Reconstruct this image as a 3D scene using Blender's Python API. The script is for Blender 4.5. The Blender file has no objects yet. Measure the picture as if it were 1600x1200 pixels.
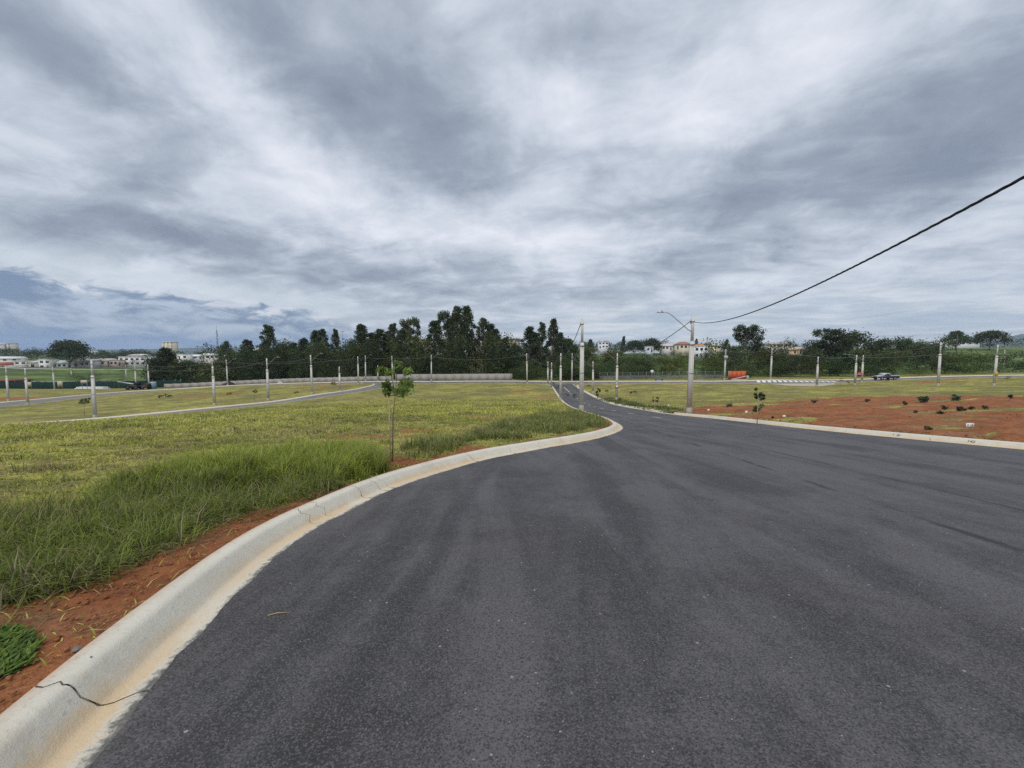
import bpy, math, random
import numpy as np
from mathutils import Vector, Matrix
from mathutils.geometry import delaunay_2d_cdt

R = math.radians
rng = np.random.default_rng(11)
random.seed(11)
SC = bpy.context.scene
COL = SC.collection

# ------------------------------------------------------------------ camera
F, HZ, EYE = 610.0, 557.0, 1.62            # focal length in px of a 1600 px wide frame, horizon row, eye height
PITCH = math.atan((600 - HZ) / F)
CP, SP = math.cos(PITCH), math.sin(PITCH)
cd = bpy.data.cameras.new('camera')
cd.sensor_fit = 'HORIZONTAL'; cd.sensor_width = 36.0; cd.lens = 36.0 * F / 1600
cd.clip_start = 0.05; cd.clip_end = 30000
cam = bpy.data.objects.new('camera', cd); COL.objects.link(cam)
cam.location = (0, 0, EYE); cam.rotation_euler = (R(90) - PITCH, 0, 0)
SC.camera = cam
SC.cycles.use_denoising = False      # overcast light is clean enough; keeps the fine grain of asphalt, soil and grass
SC.cycles.use_adaptive_sampling = False
SC.cycles.max_bounces = 4; SC.cycles.diffuse_bounces = 3; SC.cycles.glossy_bounces = 2; SC.cycles.transmission_bounces = 3; SC.cycles.volume_bounces = 0

# ------------------------------------------------------------------ node helpers
def N(nt, typ, ins=None, **props):
    n = nt.nodes.new(typ)
    for k, v in props.items(): setattr(n, k, v)
    if ins:
        for k, v in ins.items():
            s = n.inputs[k]
            if isinstance(v, bpy.types.NodeSocket): nt.links.new(v, s)
            elif isinstance(v, bpy.types.Node): nt.links.new(v.outputs[0], s)
            else: s.default_value = v
    return n
def M_(nt, op, a, b=None, c=None, clamp=False):
    n = nt.nodes.new('ShaderNodeMath'); n.operation = op; n.use_clamp = clamp
    for i, v in enumerate((a, b, c)):
        if v is None: continue
        if isinstance(v, bpy.types.NodeSocket): nt.links.new(v, n.inputs[i])
        else: n.inputs[i].default_value = v
    return n.outputs[0]
def MIX(nt, f, a, b, blend='MIX'):
    n = nt.nodes.new('ShaderNodeMix'); n.data_type = 'RGBA'; n.blend_type = blend
    for s, v in ((n.inputs[0], f), (n.inputs[6], a), (n.inputs[7], b)):
        if isinstance(v, bpy.types.NodeSocket): nt.links.new(v, s)
        elif isinstance(v, (int, float)): s.default_value = v
        else: s.default_value = (*v, 1) if len(v) == 3 else v
    return n.outputs[2]
def RAMP(nt, f, lo, hi, a=0.0, b=1.0, smooth=True):
    n = nt.nodes.new('ShaderNodeMapRange'); n.interpolation_type = 'SMOOTHSTEP' if smooth else 'LINEAR'
    nt.links.new(f, n.inputs[0])
    for i, v in zip((1, 2, 3, 4), (lo, hi, a, b)): n.inputs[i].default_value = v
    return n.outputs[0]
def NOISE(nt, vec, scale, detail=4, rough=.55, dist=0.0):
    n = N(nt, 'ShaderNodeTexNoise', {'Vector': vec, 'Scale': scale, 'Detail': detail, 'Roughness': rough, 'Distortion': dist})
    return n.outputs[0]
def MAPV(nt, vec, scale=(1, 1, 1), loc=(0, 0, 0), rot=(0, 0, 0)):
    return N(nt, 'ShaderNodeMapping', {'Vector': vec, 'Scale': scale, 'Location': loc, 'Rotation': rot}).outputs[0]

# ------------------------------------------------------------------ world: overcast sky
SUN_EL, SUN_AZ = 58.0, 200.0      # azimuth clockwise from +Y
def raydir(px, py):
    u, v = (px - 800) / F, (600 - py) / F
    return np.array([u, CP + v * SP, -SP + v * CP])
W_ = bpy.data.worlds.new('World'); SC.world = W_; W_.use_nodes = True
nt = W_.node_tree; nt.nodes.clear()
dirv = N(nt, 'ShaderNodeTexCoord').outputs['Generated']
nrm = N(nt, 'ShaderNodeVectorMath', {0: dirv}, operation='NORMALIZE').outputs[0]
sep = N(nt, 'ShaderNodeSeparateXYZ', {0: nrm})
az = M_(nt, 'ARCTAN2', sep.outputs[0], sep.outputs[1])
elv = M_(nt, 'ARCSINE', sep.outputs[2])
dz = M_(nt, 'MAXIMUM', sep.outputs[2], 0.0)
den = M_(nt, 'ADD', dz, 0.20)
plane = N(nt, 'ShaderNodeCombineXYZ', {0: M_(nt, 'DIVIDE', sep.outputs[0], den), 1: M_(nt, 'DIVIDE', sep.outputs[1], den), 2: 0.0}).outputs[0]
pl2 = MAPV(nt, plane, (1.0, 1.0, 1.0), (3.1, 1.7, 0), (0, 0, R(12)))
n1 = NOISE(nt, MAPV(nt, pl2, (.9, 1.1, 1)), 1.15, 8, .58, .25)          # big rolls of cloud
n2 = NOISE(nt, MAPV(nt, pl2, (1.0, 1.12, 1), (7, 2, 4)), 3.3, 9, .57, .40)   # billows
n4 = NOISE(nt, MAPV(nt, pl2, (.9, 1.25, 1), (3, 8, 6)), 6.5, 8, .60, .5)    # ragged small pieces
n3 = NOISE(nt, MAPV(nt, pl2, (.45, 2.2, 1), (1, 5, 9)), 1.8, 7, .6, .3)      # sheets drawn out along the wind
# big cloud masses seen in this sky: (px, py, radius px along x, radius along y, tilt, strength)
warp = N(nt, 'ShaderNodeTexNoise', {'Vector': nrm, 'Scale': 2.6, 'Detail': 6, 'Roughness': .62})
wv = N(nt, 'ShaderNodeVectorMath', {0: warp.outputs['Color'], 1: (.5, .5, .5)}, operation='SUBTRACT').outputs[0]
wv = N(nt, 'ShaderNodeVectorMath', {0: wv, 'Scale': .24}, operation='SCALE').outputs[0]
wdir = N(nt, 'ShaderNodeVectorMath', {0: nrm, 1: wv}, operation='ADD').outputs[0]
wdir = N(nt, 'ShaderNodeVectorMath', {0: wdir}, operation='NORMALIZE').outputs[0]
BL = [(470, 255, 110, 60, 30, .30), (560, 320, 120, 50, 10, .14), (400, 190, 120, 50, 35, .14), (870, 195, 75, 60, 0, .34), (1140, 150, 150, 80, -10, .24), (1090, 185, 120, 50, 0, .16), (1230, 50, 110, 60, -20, .14),
      (720, 335, 150, 30, 0, .22), (860, 375, 110, 30, 0, .26), (840, 440, 130, 25, 0, .14), (980, 420, 120, 25, 0, .12), (210, 50, 120, 50, 15, .20), (690, 40, 120, 60, 0, .16), (1020, 40, 100, 60, 0, .10),
      (20, 190, 90, 40, 0, .16), (120, 165, 90, 20, 5, .12), (350, 455, 170, 22, 3, .22), (120, 430, 200, 22, 3, .16), (1330, 400, 170, 40, -8, .16), (1520, 330, 130, 40, -15, .10), (560, 80, 90, 50, 30, .12), (300, 260, 60, 30, 20, .08),
      (400, 30, 55, 45, 20, -.34), (640, 130, 90, 75, 0, -.26), (590, 180, 150, 35, 10, -.14), (110, 110, 150, 55, 10, -.22), (230, 190, 130, 35, 15, -.16), (120, 240, 140, 30, 8, -.14), (60, 320, 160, 50, 0, -.16),
      (1140, 250, 150, 30, -3, -.20), (1320, 215, 150, 45, -8, -.20), (1450, 250, 130, 35, -15, -.16), (1580, 90, 90, 60, -20, -.22), (980, 240, 90, 28, 0, -.18), (1250, 310, 160, 35, -10, -.18), (1090, 330, 110, 25, 0, -.16), (1560, 190, 90, 40, 0, -.12),
      (950, 90, 60, 55, 0, -.20), (1080, 40, 60, 40, 0, -.10), (235, 345, 60, 16, 15, -.22), (310, 372, 110, 14, 6, -.18), (430, 385, 110, 14, 3, -.12), (690, 290, 120, 26, 5, -.16), (640, 395, 140, 18, 0, -.14), (760, 425, 120, 18, 0, -.16), (920, 455, 140, 18, 0, -.18), (1060, 415, 130, 20, 0, -.16), (520, 430, 130, 22, 0, -.10), (1200, 385, 90, 14, 0, -.12)]
acc = None
for (px, py, ra, rb, tilt, s) in BL:
    d = raydir(px, py); D0 = np.linalg.norm(d); d = d / D0
    side = np.cross(d, (0, 0, 1)); side /= np.linalg.norm(side); up = np.cross(side, d)
    ct, st_ = math.cos(R(tilt)), math.sin(R(tilt))
    ea, eb = side * ct - up * st_, side * st_ + up * ct
    qa = N(nt, 'ShaderNodeVectorMath', {0: wdir, 1: tuple(ea * F * D0 / ra)}, operation='DOT_PRODUCT').outputs['Value']
    qb = N(nt, 'ShaderNodeVectorMath', {0: wdir, 1: tuple(eb * F * D0 / rb)}, operation='DOT_PRODUCT').outputs['Value']
    q = M_(nt, 'ADD', M_(nt, 'MULTIPLY', qa, qa), M_(nt, 'MULTIPLY', qb, qb))
    fwd = M_(nt, 'GREATER_THAN', sep.outputs[1], 0.0)
    e = M_(nt, 'MULTIPLY', M_(nt, 'MULTIPLY', M_(nt, 'EXPONENT', M_(nt, 'MULTIPLY', q, -.62)), s), fwd)
    acc = e if acc is None else M_(nt, 'ADD', acc, e)
low = RAMP(nt, elv, .45, .12)
t = M_(nt, 'ADD', M_(nt, 'MULTIPLY', M_(nt, 'SUBTRACT', n1, .5), .55), M_(nt, 'MULTIPLY', M_(nt, 'SUBTRACT', n2, .5), .95))
t = M_(nt, 'ADD', t, M_(nt, 'MULTIPLY', M_(nt, 'SUBTRACT', n3, .5), M_(nt, 'MULTIPLY_ADD', low, .26, .20)))
t = M_(nt, 'ADD', t, M_(nt, 'MULTIPLY', M_(nt, 'SUBTRACT', n4, .5), .28))
t = M_(nt, 'ADD', t, M_(nt, 'MULTIPLY', acc, .85))
t = M_(nt, 'ADD', t, .53)
cr = N(nt, 'ShaderNodeValToRGB', {0: t})
el = cr.color_ramp.elements
el[0].position = .08; el[0].color = (.225, .268, .345, 1)
el[1].position = .98; el[1].color = (.785, .81, .88, 1)
for p_, c_ in ((.30, (.295, .342, .420)), (.50, (.415, .468, .552)), (.70, (.585, .632, .715))):
    e_ = el.new(p_); e_.color = (*c_, 1)
clouds = cr.outputs[0]
# bank of small cumulus with a blue gap under it, low on the left
ae = N(nt, 'ShaderNodeCombineXYZ', {0: az, 1: elv, 2: 0.0}).outputs[0]
top_edge = NOISE(nt, MAPV(nt, ae, (15, 34, 1), (2, 3, 0)), 1.0, 8, .6, .5)
slope_ = M_(nt, 'MULTIPLY_ADD', az, -.092, .046)     # the bank rises to the left
over = M_(nt, 'SUBTRACT', M_(nt, 'ADD', slope_, M_(nt, 'MULTIPLY', M_(nt, 'SUBTRACT', top_edge, .5), .12)), elv)
bank = M_(nt, 'MULTIPLY', RAMP(nt, over, -.008, .014), RAMP(nt, az, -.28, -.47))
bn = NOISE(nt, MAPV(nt, ae, (8, 24, 1), (5, 1, 2)), 1.0, 8, .6, .5)
bsh = M_(nt, 'ADD', bn, RAMP(nt, over, .0, .035, -.10, .05))
bankcol = MIX(nt, RAMP(nt, bsh, .40, .64), (.175, .25, .385), (.44, .52, .64))
bluelow = MIX(nt, RAMP(nt, M_(nt, 'ADD', elv, M_(nt, 'MULTIPLY', M_(nt, 'SUBTRACT', bn, .5), .07)), .010, .065), (.14, .27, .52), bankcol)
glow = RAMP(nt, M_(nt, 'ABSOLUTE', M_(nt, 'SUBTRACT', elv, M_(nt, 'ADD', slope_, .028))), .05, .0)   # pale clear strip above the bank
clouds = MIX(nt, M_(nt, 'MULTIPLY', M_(nt, 'MULTIPLY', glow, RAMP(nt, az, -.12, -.5)), .6), clouds, (.60, .67, .74))
# pale streaks over the middle and right horizon
hs = NOISE(nt, MAPV(nt, ae, (5, 48, 1), (0, 4, 1), (0, 0, R(-4))), 1.0, 7, .62, .8)
hcol = MIX(nt, RAMP(nt, hs, .36, .66), (.43, .53, .66), (.80, .84, .88))
clouds = MIX(nt, M_(nt, 'MULTIPLY', M_(nt, 'MULTIPLY', RAMP(nt, elv, .20, .02), RAMP(nt, az, -.3, .2)), .8), clouds, hcol)
clouds = MIX(nt, bank, clouds, bluelow)
sky = N(nt, 'ShaderNodeTexSky', sky_type='NISHITA', sun_disc=False, sun_elevation=R(SUN_EL), sun_rotation=R(SUN_AZ), altitude=600, dust_density=2.0)
b1 = N(nt, 'ShaderNodeBackground', {'Color': sky.outputs[0], 'Strength': .08})
b2 = N(nt, 'ShaderNodeBackground', {'Color': clouds, 'Strength': .74})
mx = N(nt, 'ShaderNodeMixShader', {0: .95, 1: b1.outputs[0], 2: b2.outputs[0]})
N(nt, 'ShaderNodeOutputWorld', {'Surface': mx.outputs[0]})

# ------------------------------------------------------------------ sun behind thick cloud
sd = bpy.data.lights.new('sun', 'SUN'); sd.energy = 1.5; sd.angle = R(50); sd.color = (1, .965, .91)
sun = bpy.data.objects.new('sun', sd); COL.objects.link(sun)
sv = Vector((math.sin(R(SUN_AZ)) * math.cos(R(SUN_EL)), math.cos(R(SUN_AZ)) * math.cos(R(SUN_EL)), math.sin(R(SUN_EL))))
sun.rotation_euler = sv.to_track_quat('Z', 'Y').to_euler(); sun.location = (0, -20, 60)
SC.view_settings.view_transform = 'Standard'; SC.view_settings.look = 'None'
SC.view_settings.exposure = 0.58; SC.view_settings.gamma = 1.0; SC.view_settings.use_curve_mapping = False

# ------------------------------------------------------------------ noise in numpy
def _hash(ix, iy, s):
    n = (ix.astype(np.int64) * 374761393 + iy.astype(np.int64) * 668265263 + s * 974711) & 0x7fffffff
    n = ((n ^ (n >> 13)) * 1274126177) & 0x7fffffff
    return ((n ^ (n >> 16)) & 0xffff) / 65535.0
def vn(x, y, s=0):
    ix, iy = np.floor(x), np.floor(y); fx, fy = x - ix, y - iy
    fx = fx * fx * (3 - 2 * fx); fy = fy * fy * (3 - 2 * fy)
    a, b, c, d = _hash(ix, iy, s), _hash(ix + 1, iy, s), _hash(ix, iy + 1, s), _hash(ix + 1, iy + 1, s)
    return (a * (1 - fx) + b * fx) * (1 - fy) + (c * (1 - fx) + d * fx) * fy
def fbm(x, y, o=4, s=0):
    v = 0; a = .5; t_ = 0
    for i in range(o):
        v = v + a * vn(x * 2 ** i, y * 2 ** i, s + i * 17); t_ += a; a *= .55
    return v / t_
def sst(a, b, x):
    t_ = np.clip((x - a) / (b - a), 0, 1); return t_ * t_ * (3 - 2 * t_)

# ------------------------------------------------------------------ terrain: smooth surface through surveyed heights
POLE_FEET = [(-53.17, 49.38, -6.36), (-106.7, 82.76, -8.04), (-100.96, 79.8, -8.23), (-153.53, 130.35, -9.29), (-116.17, 120.1, -8.43), (-104, 111.28, -8.24), (-46.79, 61.05, -6.08), (-79.79, 104.56, -6.73), (-77.83, 104.56, -6.73), (-42.31, 67.44, -6.21), (-38.22, 74.39, -5.59), (-34.82, 79.64, -5.66), (-42.66, 106.4, -5.88), (-41.68, 110.3, -5.61), (-21.83, 103.79, -5.47), (3.67, 94.57, -5.11), (10.4, 98.93, -5.27), (10.78, 93.71, -5.45), (8.27, 61.93, -5.38), (15.71, 101.76, -5.05), (5.64, 31.52, -2.85), (15.9, 75.44, -5.57), (17.18, 62.53, -5.37), (13.47, 29.47, -2.83), (48.44, 88.8, -4.26), (60.84, 91.7, -3.94), (62.28, 79.57, -4.64), (70.1, 79.62, -4.32), (80.6, 90.1, -4.29), (72.92, 66.64, -3.49), (87.53, 70.72, -3.81)]
ctl = list(POLE_FEET)
for x in (-16, -8, 0, 8, 16):
    for y in (-25, -12, 0, 8, 16, 24): ctl.append((x, y, -.09 * y - .006 * max(0, -x)))
ctl += [(13, 40, -3.7), (7, 45, -4.2), (-20, 40, -4.1), (-10, 60, -5.1), (-30, 20, -2.3), (-30, 0, -.5), (-30, -25, 1.5), (-60, 20, -4.2), (-60, -10, -2), (-100, 40, -7.2), (-100, 0, -4.5), (100, 30, -2.6), (100, 0, -.2), (60, 25, -2.1), (60, 0, .1), (40, 20, -1.8), (40, 45, -3.6), (40, 60, -4.6), (60, -30, 2),
        (105, 80, -2.9), (130, 75, -2.2), (0, 130, -5.6), (-60, 140, -6.9), (60, 130, -5), (0, 185, -7.5), (-150, 200, -10.5), (-240, 250, -9.3), (-250, 330, -8), (-130, 300, -8), (0, 270, -5), (100, 240, -3), (133, 290, 1.2), (60, 300, .5), (293, 250, 2.5), (350, 340, 8), (250, 320, 4), (180, 180, -3.5), (0, 420, 1), (-200, 500, -4), (0, 800, 3), (-600, 700, -3), (600, 700, 7), (300, 500, 7)]
for a in range(0, 360, 30):
    for r_, z_ in ((1600, 2), (7000, 0)): ctl.append((r_ * math.cos(R(a)), r_ * math.sin(R(a)), z_))
for a in range(180, 360, 30): ctl.append((300 * math.cos(R(a)), 300 * math.sin(R(a)), 4))
ctl = np.array(ctl); TS = 100.0
cxy = ctl[:, :2] / TS; nc = len(ctl)
def _U(r2): return np.where(r2 > 0, r2 * np.log(np.maximum(r2, 1e-12)), 0)
A_ = np.zeros((nc + 3, nc + 3)); A_[:nc, :nc] = _U(((cxy[:, None] - cxy[None]) ** 2).sum(-1)) + np.eye(nc) * .004
A_[:nc, nc] = 1; A_[:nc, nc + 1:] = cxy; A_[nc:, :nc] = A_[:nc, nc:].T
TW = np.linalg.solve(A_, np.r_[ctl[:, 2], 0, 0, 0])
def hh(x, y):
    x = np.asarray(x, float) / TS; y = np.asarray(y, float) / TS
    o = TW[nc] + TW[nc + 1] * x + TW[nc + 2] * y
    for i in range(nc): o = o + TW[i] * _U((x - cxy[i, 0]) ** 2 + (y - cxy[i, 1]) ** 2)
    return o
def h1(x, y): return float(hh(np.array([x]), np.array([y]))[0])
_T = np.r_[np.arange(.8, 40, .02), np.arange(40, 400, .1), np.arange(400, 3000, 2)]
LOT = .12                                   # lots lie a kerb's height above the asphalt
def at(px, py, off=LOT):
    r_ = raydir(px, py)
    d = EYE + r_[2] * _T - hh(r_[0] * _T, r_[1] * _T) - off
    k = int(np.argmax(d < 0)) if (d < 0).any() else len(_T) - 1
    return (r_[0] * _T[k], r_[1] * _T[k])
def atpoly(L, off=LOT): return np.array([at(*p, off) for p in L])
def xdep(px, dep):                          # ground point of the sight line through column px at that depth
    return ((px - 800) / F * dep, dep)
def ztop(py, dep):                          # height that reaches row py at that depth
    v = (600 - py) / F
    return EYE + dep * (-SP + v * CP) / (CP + v * SP)

# ------------------------------------------------------------------ mesh helpers
def mk(name, verts, faces, mat=None, parent=None, attrs=None, smooth=False, loc=None):
    me = bpy.data.meshes.new(name)
    verts = np.asarray(verts, np.float32).reshape(-1, 3)
    if isinstance(faces, np.ndarray):
        k = faces.shape[1]; flat = faces.astype(np.int32).ravel(); starts = np.arange(0, len(flat), k, dtype=np.int32)
    else:
        ln = np.array([len(f) for f in faces], np.int32); flat = np.fromiter((i for f in faces for i in f), np.int32)
        starts = np.r_[0, np.cumsum(ln)[:-1]].astype(np.int32)
    me.vertices.add(len(verts)); me.vertices.foreach_set('co', verts.ravel())
    me.loops.add(len(flat)); me.loops.foreach_set('vertex_index', flat)
    me.polygons.add(len(starts)); me.polygons.foreach_set('loop_start', starts)
    if attrs:
        for an, (typ, dom, data) in attrs.items():
            at_ = me.attributes.new(an, typ, dom)
            at_.data.foreach_set('color' if 'COLOR' in typ else 'value', np.asarray(data, np.float32).ravel())
    me.update(calc_edges=True); me.validate()
    if smooth: me.polygons.foreach_set('use_smooth', np.ones(len(me.polygons), bool))
    if mat: me.materials.append(mat)
    o = bpy.data.objects.new(name, me); COL.objects.link(o)
    if parent: o.parent = parent
    if loc is not None: o.location = loc
    return o
class G:
    def __init__(s): s.v = []; s.f = []
    def add(s, v, f):
        b = len(s.v); s.v += [tuple(p) for p in v]; s.f += [tuple(i + b for i in q) for q in f]; return s
    def box(s, c, d, rz=0.0, taper=1.0):
        x, y, z = d[0] / 2, d[1] / 2, d[2] / 2; P = []
        for k, zz in ((1, -z), (taper, z)):
            for a, b in ((-x, -y), (x, -y), (x, y), (-x, y)):
                X, Y = a * k, b * k
                P.append((c[0] + X * math.cos(rz) - Y * math.sin(rz), c[1] + X * math.sin(rz) + Y * math.cos(rz), c[2] + zz))
        return s.add(P, [(3, 2, 1, 0), (4, 5, 6, 7), (0, 1, 5, 4), (1, 2, 6, 5), (2, 3, 7, 6), (3, 0, 4, 7)])
    def prism(s, pts, z0, z1):
        n = len(pts); P = [(x, y, z0) for x, y in pts] + [(x, y, z1) for x, y in pts]
        return s.add(P, [tuple(range(n))[::-1], tuple(range(n, 2 * n))] + [(i, (i + 1) % n, n + (i + 1) % n, n + i) for i in range(n)])
    def tube(s, pts, rad, n=6, cap=True):
        pts = [Vector(p) for p in pts]; rs = rad if hasattr(rad, '__len__') else [rad] * len(pts)
        P = []; Q = []
        t0 = (pts[1] - pts[0]).normalized(); u = t0.orthogonal().normalized()
        for i, p in enumerate(pts):
            t_ = (pts[min(i + 1, len(pts) - 1)] - pts[max(i - 1, 0)]).normalized()
            u = (u - t_ * u.dot(t_)).normalized(); w = t_.cross(u)
            for k in range(n):
                a = 2 * math.pi * k / n; P.append(p + (u * math.cos(a) + w * math.sin(a)) * rs[i])
        for i in range(len(pts) - 1):
            for k in range(n):
                Q.append((i * n + k, i * n + (k + 1) % n, (i + 1) * n + (k + 1) % n, (i + 1) * n + k))
        if cap: Q += [tuple(range(n))[::-1], tuple(range((len(pts) - 1) * n, len(pts) * n))]
        return s.add(P, Q)
    def build(s, name, mat, parent=None, smooth=False): return mk(name, s.v, s.f, mat, parent, None, smooth)
def thing(name, label, cat, loc=(0, 0, 0), rz=0.0, group=None):
    o = bpy.data.objects.new(name, None); COL.objects.link(o); o.empty_display_size = .2
    o.location = loc; o.rotation_euler = (0, 0, rz); return tag(o, label, cat, group)
def tag(o, label=None, cat=None, group=None, kind=None):
    if label: o['label'] = label
    if cat: o['category'] = cat
    if group: o['group'] = group
    if kind: o['kind'] = kind
    return o
def copy_tree(o, parent=None):
    c = o.copy(); COL.objects.link(c); c.parent = parent
    for ch in list(o.children): copy_tree(ch, c)
    return c

# ------------------------------------------------------------------ materials
MATS = {}
def mat(name):
    m = bpy.data.materials.new(name); m.use_nodes = True; nt = m.node_tree
    for n in list(nt.nodes): nt.nodes.remove(n)
    b = N(nt, 'ShaderNodeBsdfPrincipled'); o = N(nt, 'ShaderNodeOutputMaterial', {'Surface': b.outputs[0]})
    return m, nt, b
def simple(name, col, rough=.7, spec=.3, metal=0.0, var=.18, scale=6.0, bump=.0, dirt=None):
    if name in MATS: return MATS[name]
    m, nt, b = mat(name); tc = N(nt, 'ShaderNodeTexCoord').outputs['Object']
    n_ = NOISE(nt, tc, scale, 5, .6)
    c = MIX(nt, n_, tuple(k * (1 - var) for k in col), tuple(min(1, k * (1 + var)) for k in col))
    if dirt:
        d = RAMP(nt, NOISE(nt, MAPV(nt, tc, (1, 1, .35)), 1.3, 5, .65), .48, .72)
        c = MIX(nt, M_(nt, 'MULTIPLY', d, .65), c, dirt)
    nt.links.new(c, b.inputs['Base Color']); b.inputs['Roughness'].default_value = rough
    b.inputs['Specular IOR Level'].default_value = spec; b.inputs['Metallic'].default_value = metal
    if bump:
        bp = N(nt, 'ShaderNodeBump', {'Strength': bump, 'Distance': .02, 'Height': NOISE(nt, tc, scale * 8, 4, .6)})
        nt.links.new(bp.outputs[0], b.inputs['Normal'])
    MATS[name] = m; return m
def leafmat(name, attr='tint', trans=.25):
    m, nt, b = mat(name)
    a = N(nt, 'ShaderNodeAttribute', attribute_name=attr).outputs['Color']
    nt.nodes.remove(b); out = [n for n in nt.nodes if n.type == 'OUTPUT_MATERIAL'][0]
    d = N(nt, 'ShaderNodeBsdfDiffuse', {'Color': a, 'Roughness': .6}); tr = N(nt, 'ShaderNodeBsdfTranslucent', {'Color': a})
    gl = N(nt, 'ShaderNodeBsdfGlossy', {'Color': (.5, .5, .5, 1), 'Roughness': .5})
    s1 = N(nt, 'ShaderNodeMixShader', {0: trans, 1: d.outputs[0], 2: tr.outputs[0]})
    s2 = N(nt, 'ShaderNodeMixShader', {0: .025, 1: s1.outputs[0], 2: gl.outputs[0]})
    nt.links.new(s2.outputs[0], out.inputs['Surface']); return m
LEAF = leafmat('leaf'); GRASS = leafmat('grass_blades', trans=.3)
BARK = simple('bark', (.17, .14, .115), .9, .1, var=.35, scale=3, bump=.4)
PALEBARK = simple('pale_bark', (.33, .29, .25), .9, .1, var=.3, scale=1.5)
CONC = simple('pole_concrete', (.60, .58, .535), .85, .2, var=.14, scale=2.2, bump=.12, dirt=(.36, .34, .31))
CONC2 = simple('base_concrete', (.36, .345, .315), .9, .15, var=.2, scale=5, bump=.2, dirt=(.30, .24, .18))
STEEL = simple('galvanised_steel', (.36, .38, .40), .5, .4, .6, .12, 8)
RUBBER = simple('black_cable', (.02, .02, .022), .6, .3)
GREYCABLE = simple('grey_cable', (.13, .13, .135), .6, .3)
WHITE = simple('white_paint', (.72, .72, .70), .6, .3, var=.06, dirt=(.55, .52, .48))
BLACK = simple('black_paint', (.02, .02, .022), .5, .4)

# ground ------------------------------------------------------------
def ground_mat():
    m, nt, b = mat('ground'); P = N(nt, 'ShaderNodeNewGeometry').outputs['Position']
    soil = N(nt, 'ShaderNodeAttribute', attribute_name='soil').outputs['Fac']
    far = N(nt, 'ShaderNodeAttribute', attribute_name='far').outputs['Fac']
    nA = NOISE(nt, MAPV(nt, P, (1, 1, 0)), .11, 6, .62, .4); nB = NOISE(nt, MAPV(nt, P, (1.0, 1.0, 0)), .9, 6, .65)
    nC = NOISE(nt, P, 9.0, 5, .7); nD = NOISE(nt, P, 46.0, 4, .7); nS = NOISE(nt, MAPV(nt, P, (.12, .8, 0), (3, 8, 0), (0, 0, R(-4))), 1.0, 6, .65, .5)
    mixn = M_(nt, 'ADD', M_(nt, 'MULTIPLY', nA, .45), M_(nt, 'MULTIPLY', nS, .55))
    nE = NOISE(nt, P, 2.6, 6, .7)
    g = MIX(nt, RAMP(nt, mixn, .42, .56), (.17, .185, .055), (.52, .50, .10))
    g = MIX(nt, M_(nt, 'MULTIPLY', RAMP(nt, M_(nt, 'ADD', M_(nt, 'MULTIPLY', nB, .4), M_(nt, 'MULTIPLY', nS, .6)), .46, .60), .9), g, (.24, .165, .10))
    nF = NOISE(nt, MAPV(nt, P, (.35, 1.1, 0), (5, 3, 0)), .9, 8, .74, .4)
    g = MIX(nt, M_(nt, 'MULTIPLY', RAMP(nt, nF, .48, .58), .8), g, (.125, .11, .05))
    g = MIX(nt, M_(nt, 'MULTIPLY', RAMP(nt, nE, .50, .68), .7), g, (.105, .115, .045))
    g = MIX(nt, RAMP(nt, nC, .46, .66), g, (.075, .075, .03))
    g = MIX(nt, RAMP(nt, nD, .50, .72), g, (.34, .28, .12))
    fg = MIX(nt, RAMP(nt, NOISE(nt, P, .035, 6, .65), .4, .62), (.052, .088, .028), (.14, .185, .055))
    g = MIX(nt, far, g, fg)
    s = MIX(nt, RAMP(nt, nB, .34, .66), (.205, .074, .031), (.355, .138, .058))
    s = MIX(nt, M_(nt, 'MULTIPLY', RAMP(nt, nS, .46, .62), .6), s, (.33, .165, .095))
    s = MIX(nt, M_(nt, 'MULTIPLY', RAMP(nt, nE, .50, .70), .75), s, (.16, .068, .038))
    s = MIX(nt, RAMP(nt, nC, .50, .72), s, (.135, .058, .034))
    s = MIX(nt, RAMP(nt, nD, .56, .78), s, (.40, .20, .11))
    s = MIX(nt, M_(nt, 'MULTIPLY', RAMP(nt, M_(nt, 'ADD', M_(nt, 'MULTIPLY', nA, .5), M_(nt, 'MULTIPLY', nE, .5)), .52, .64), .6), s, (.16, .13, .06))
    f = RAMP(nt, M_(nt, 'ADD', soil, M_(nt, 'MULTIPLY', M_(nt, 'SUBTRACT', M_(nt, 'ADD', M_(nt, 'MULTIPLY', nC, .5), M_(nt, 'MULTIPLY', nB, .5)), .5), 1.1)), .38, .62)
    nt.links.new(MIX(nt, f, g, s), b.inputs['Base Color'])
    b.inputs['Roughness'].default_value = .95; b.inputs['Specular IOR Level'].default_value = .1
    hgt = M_(nt, 'ADD', M_(nt, 'MULTIPLY', nC, .6), M_(nt, 'MULTIPLY', nD, .25))
    nt.links.new(N(nt, 'ShaderNodeBump', {'Strength': 1.0, 'Distance': .08, 'Height': hgt}).outputs[0], b.inputs['Normal'])
    return m
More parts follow.
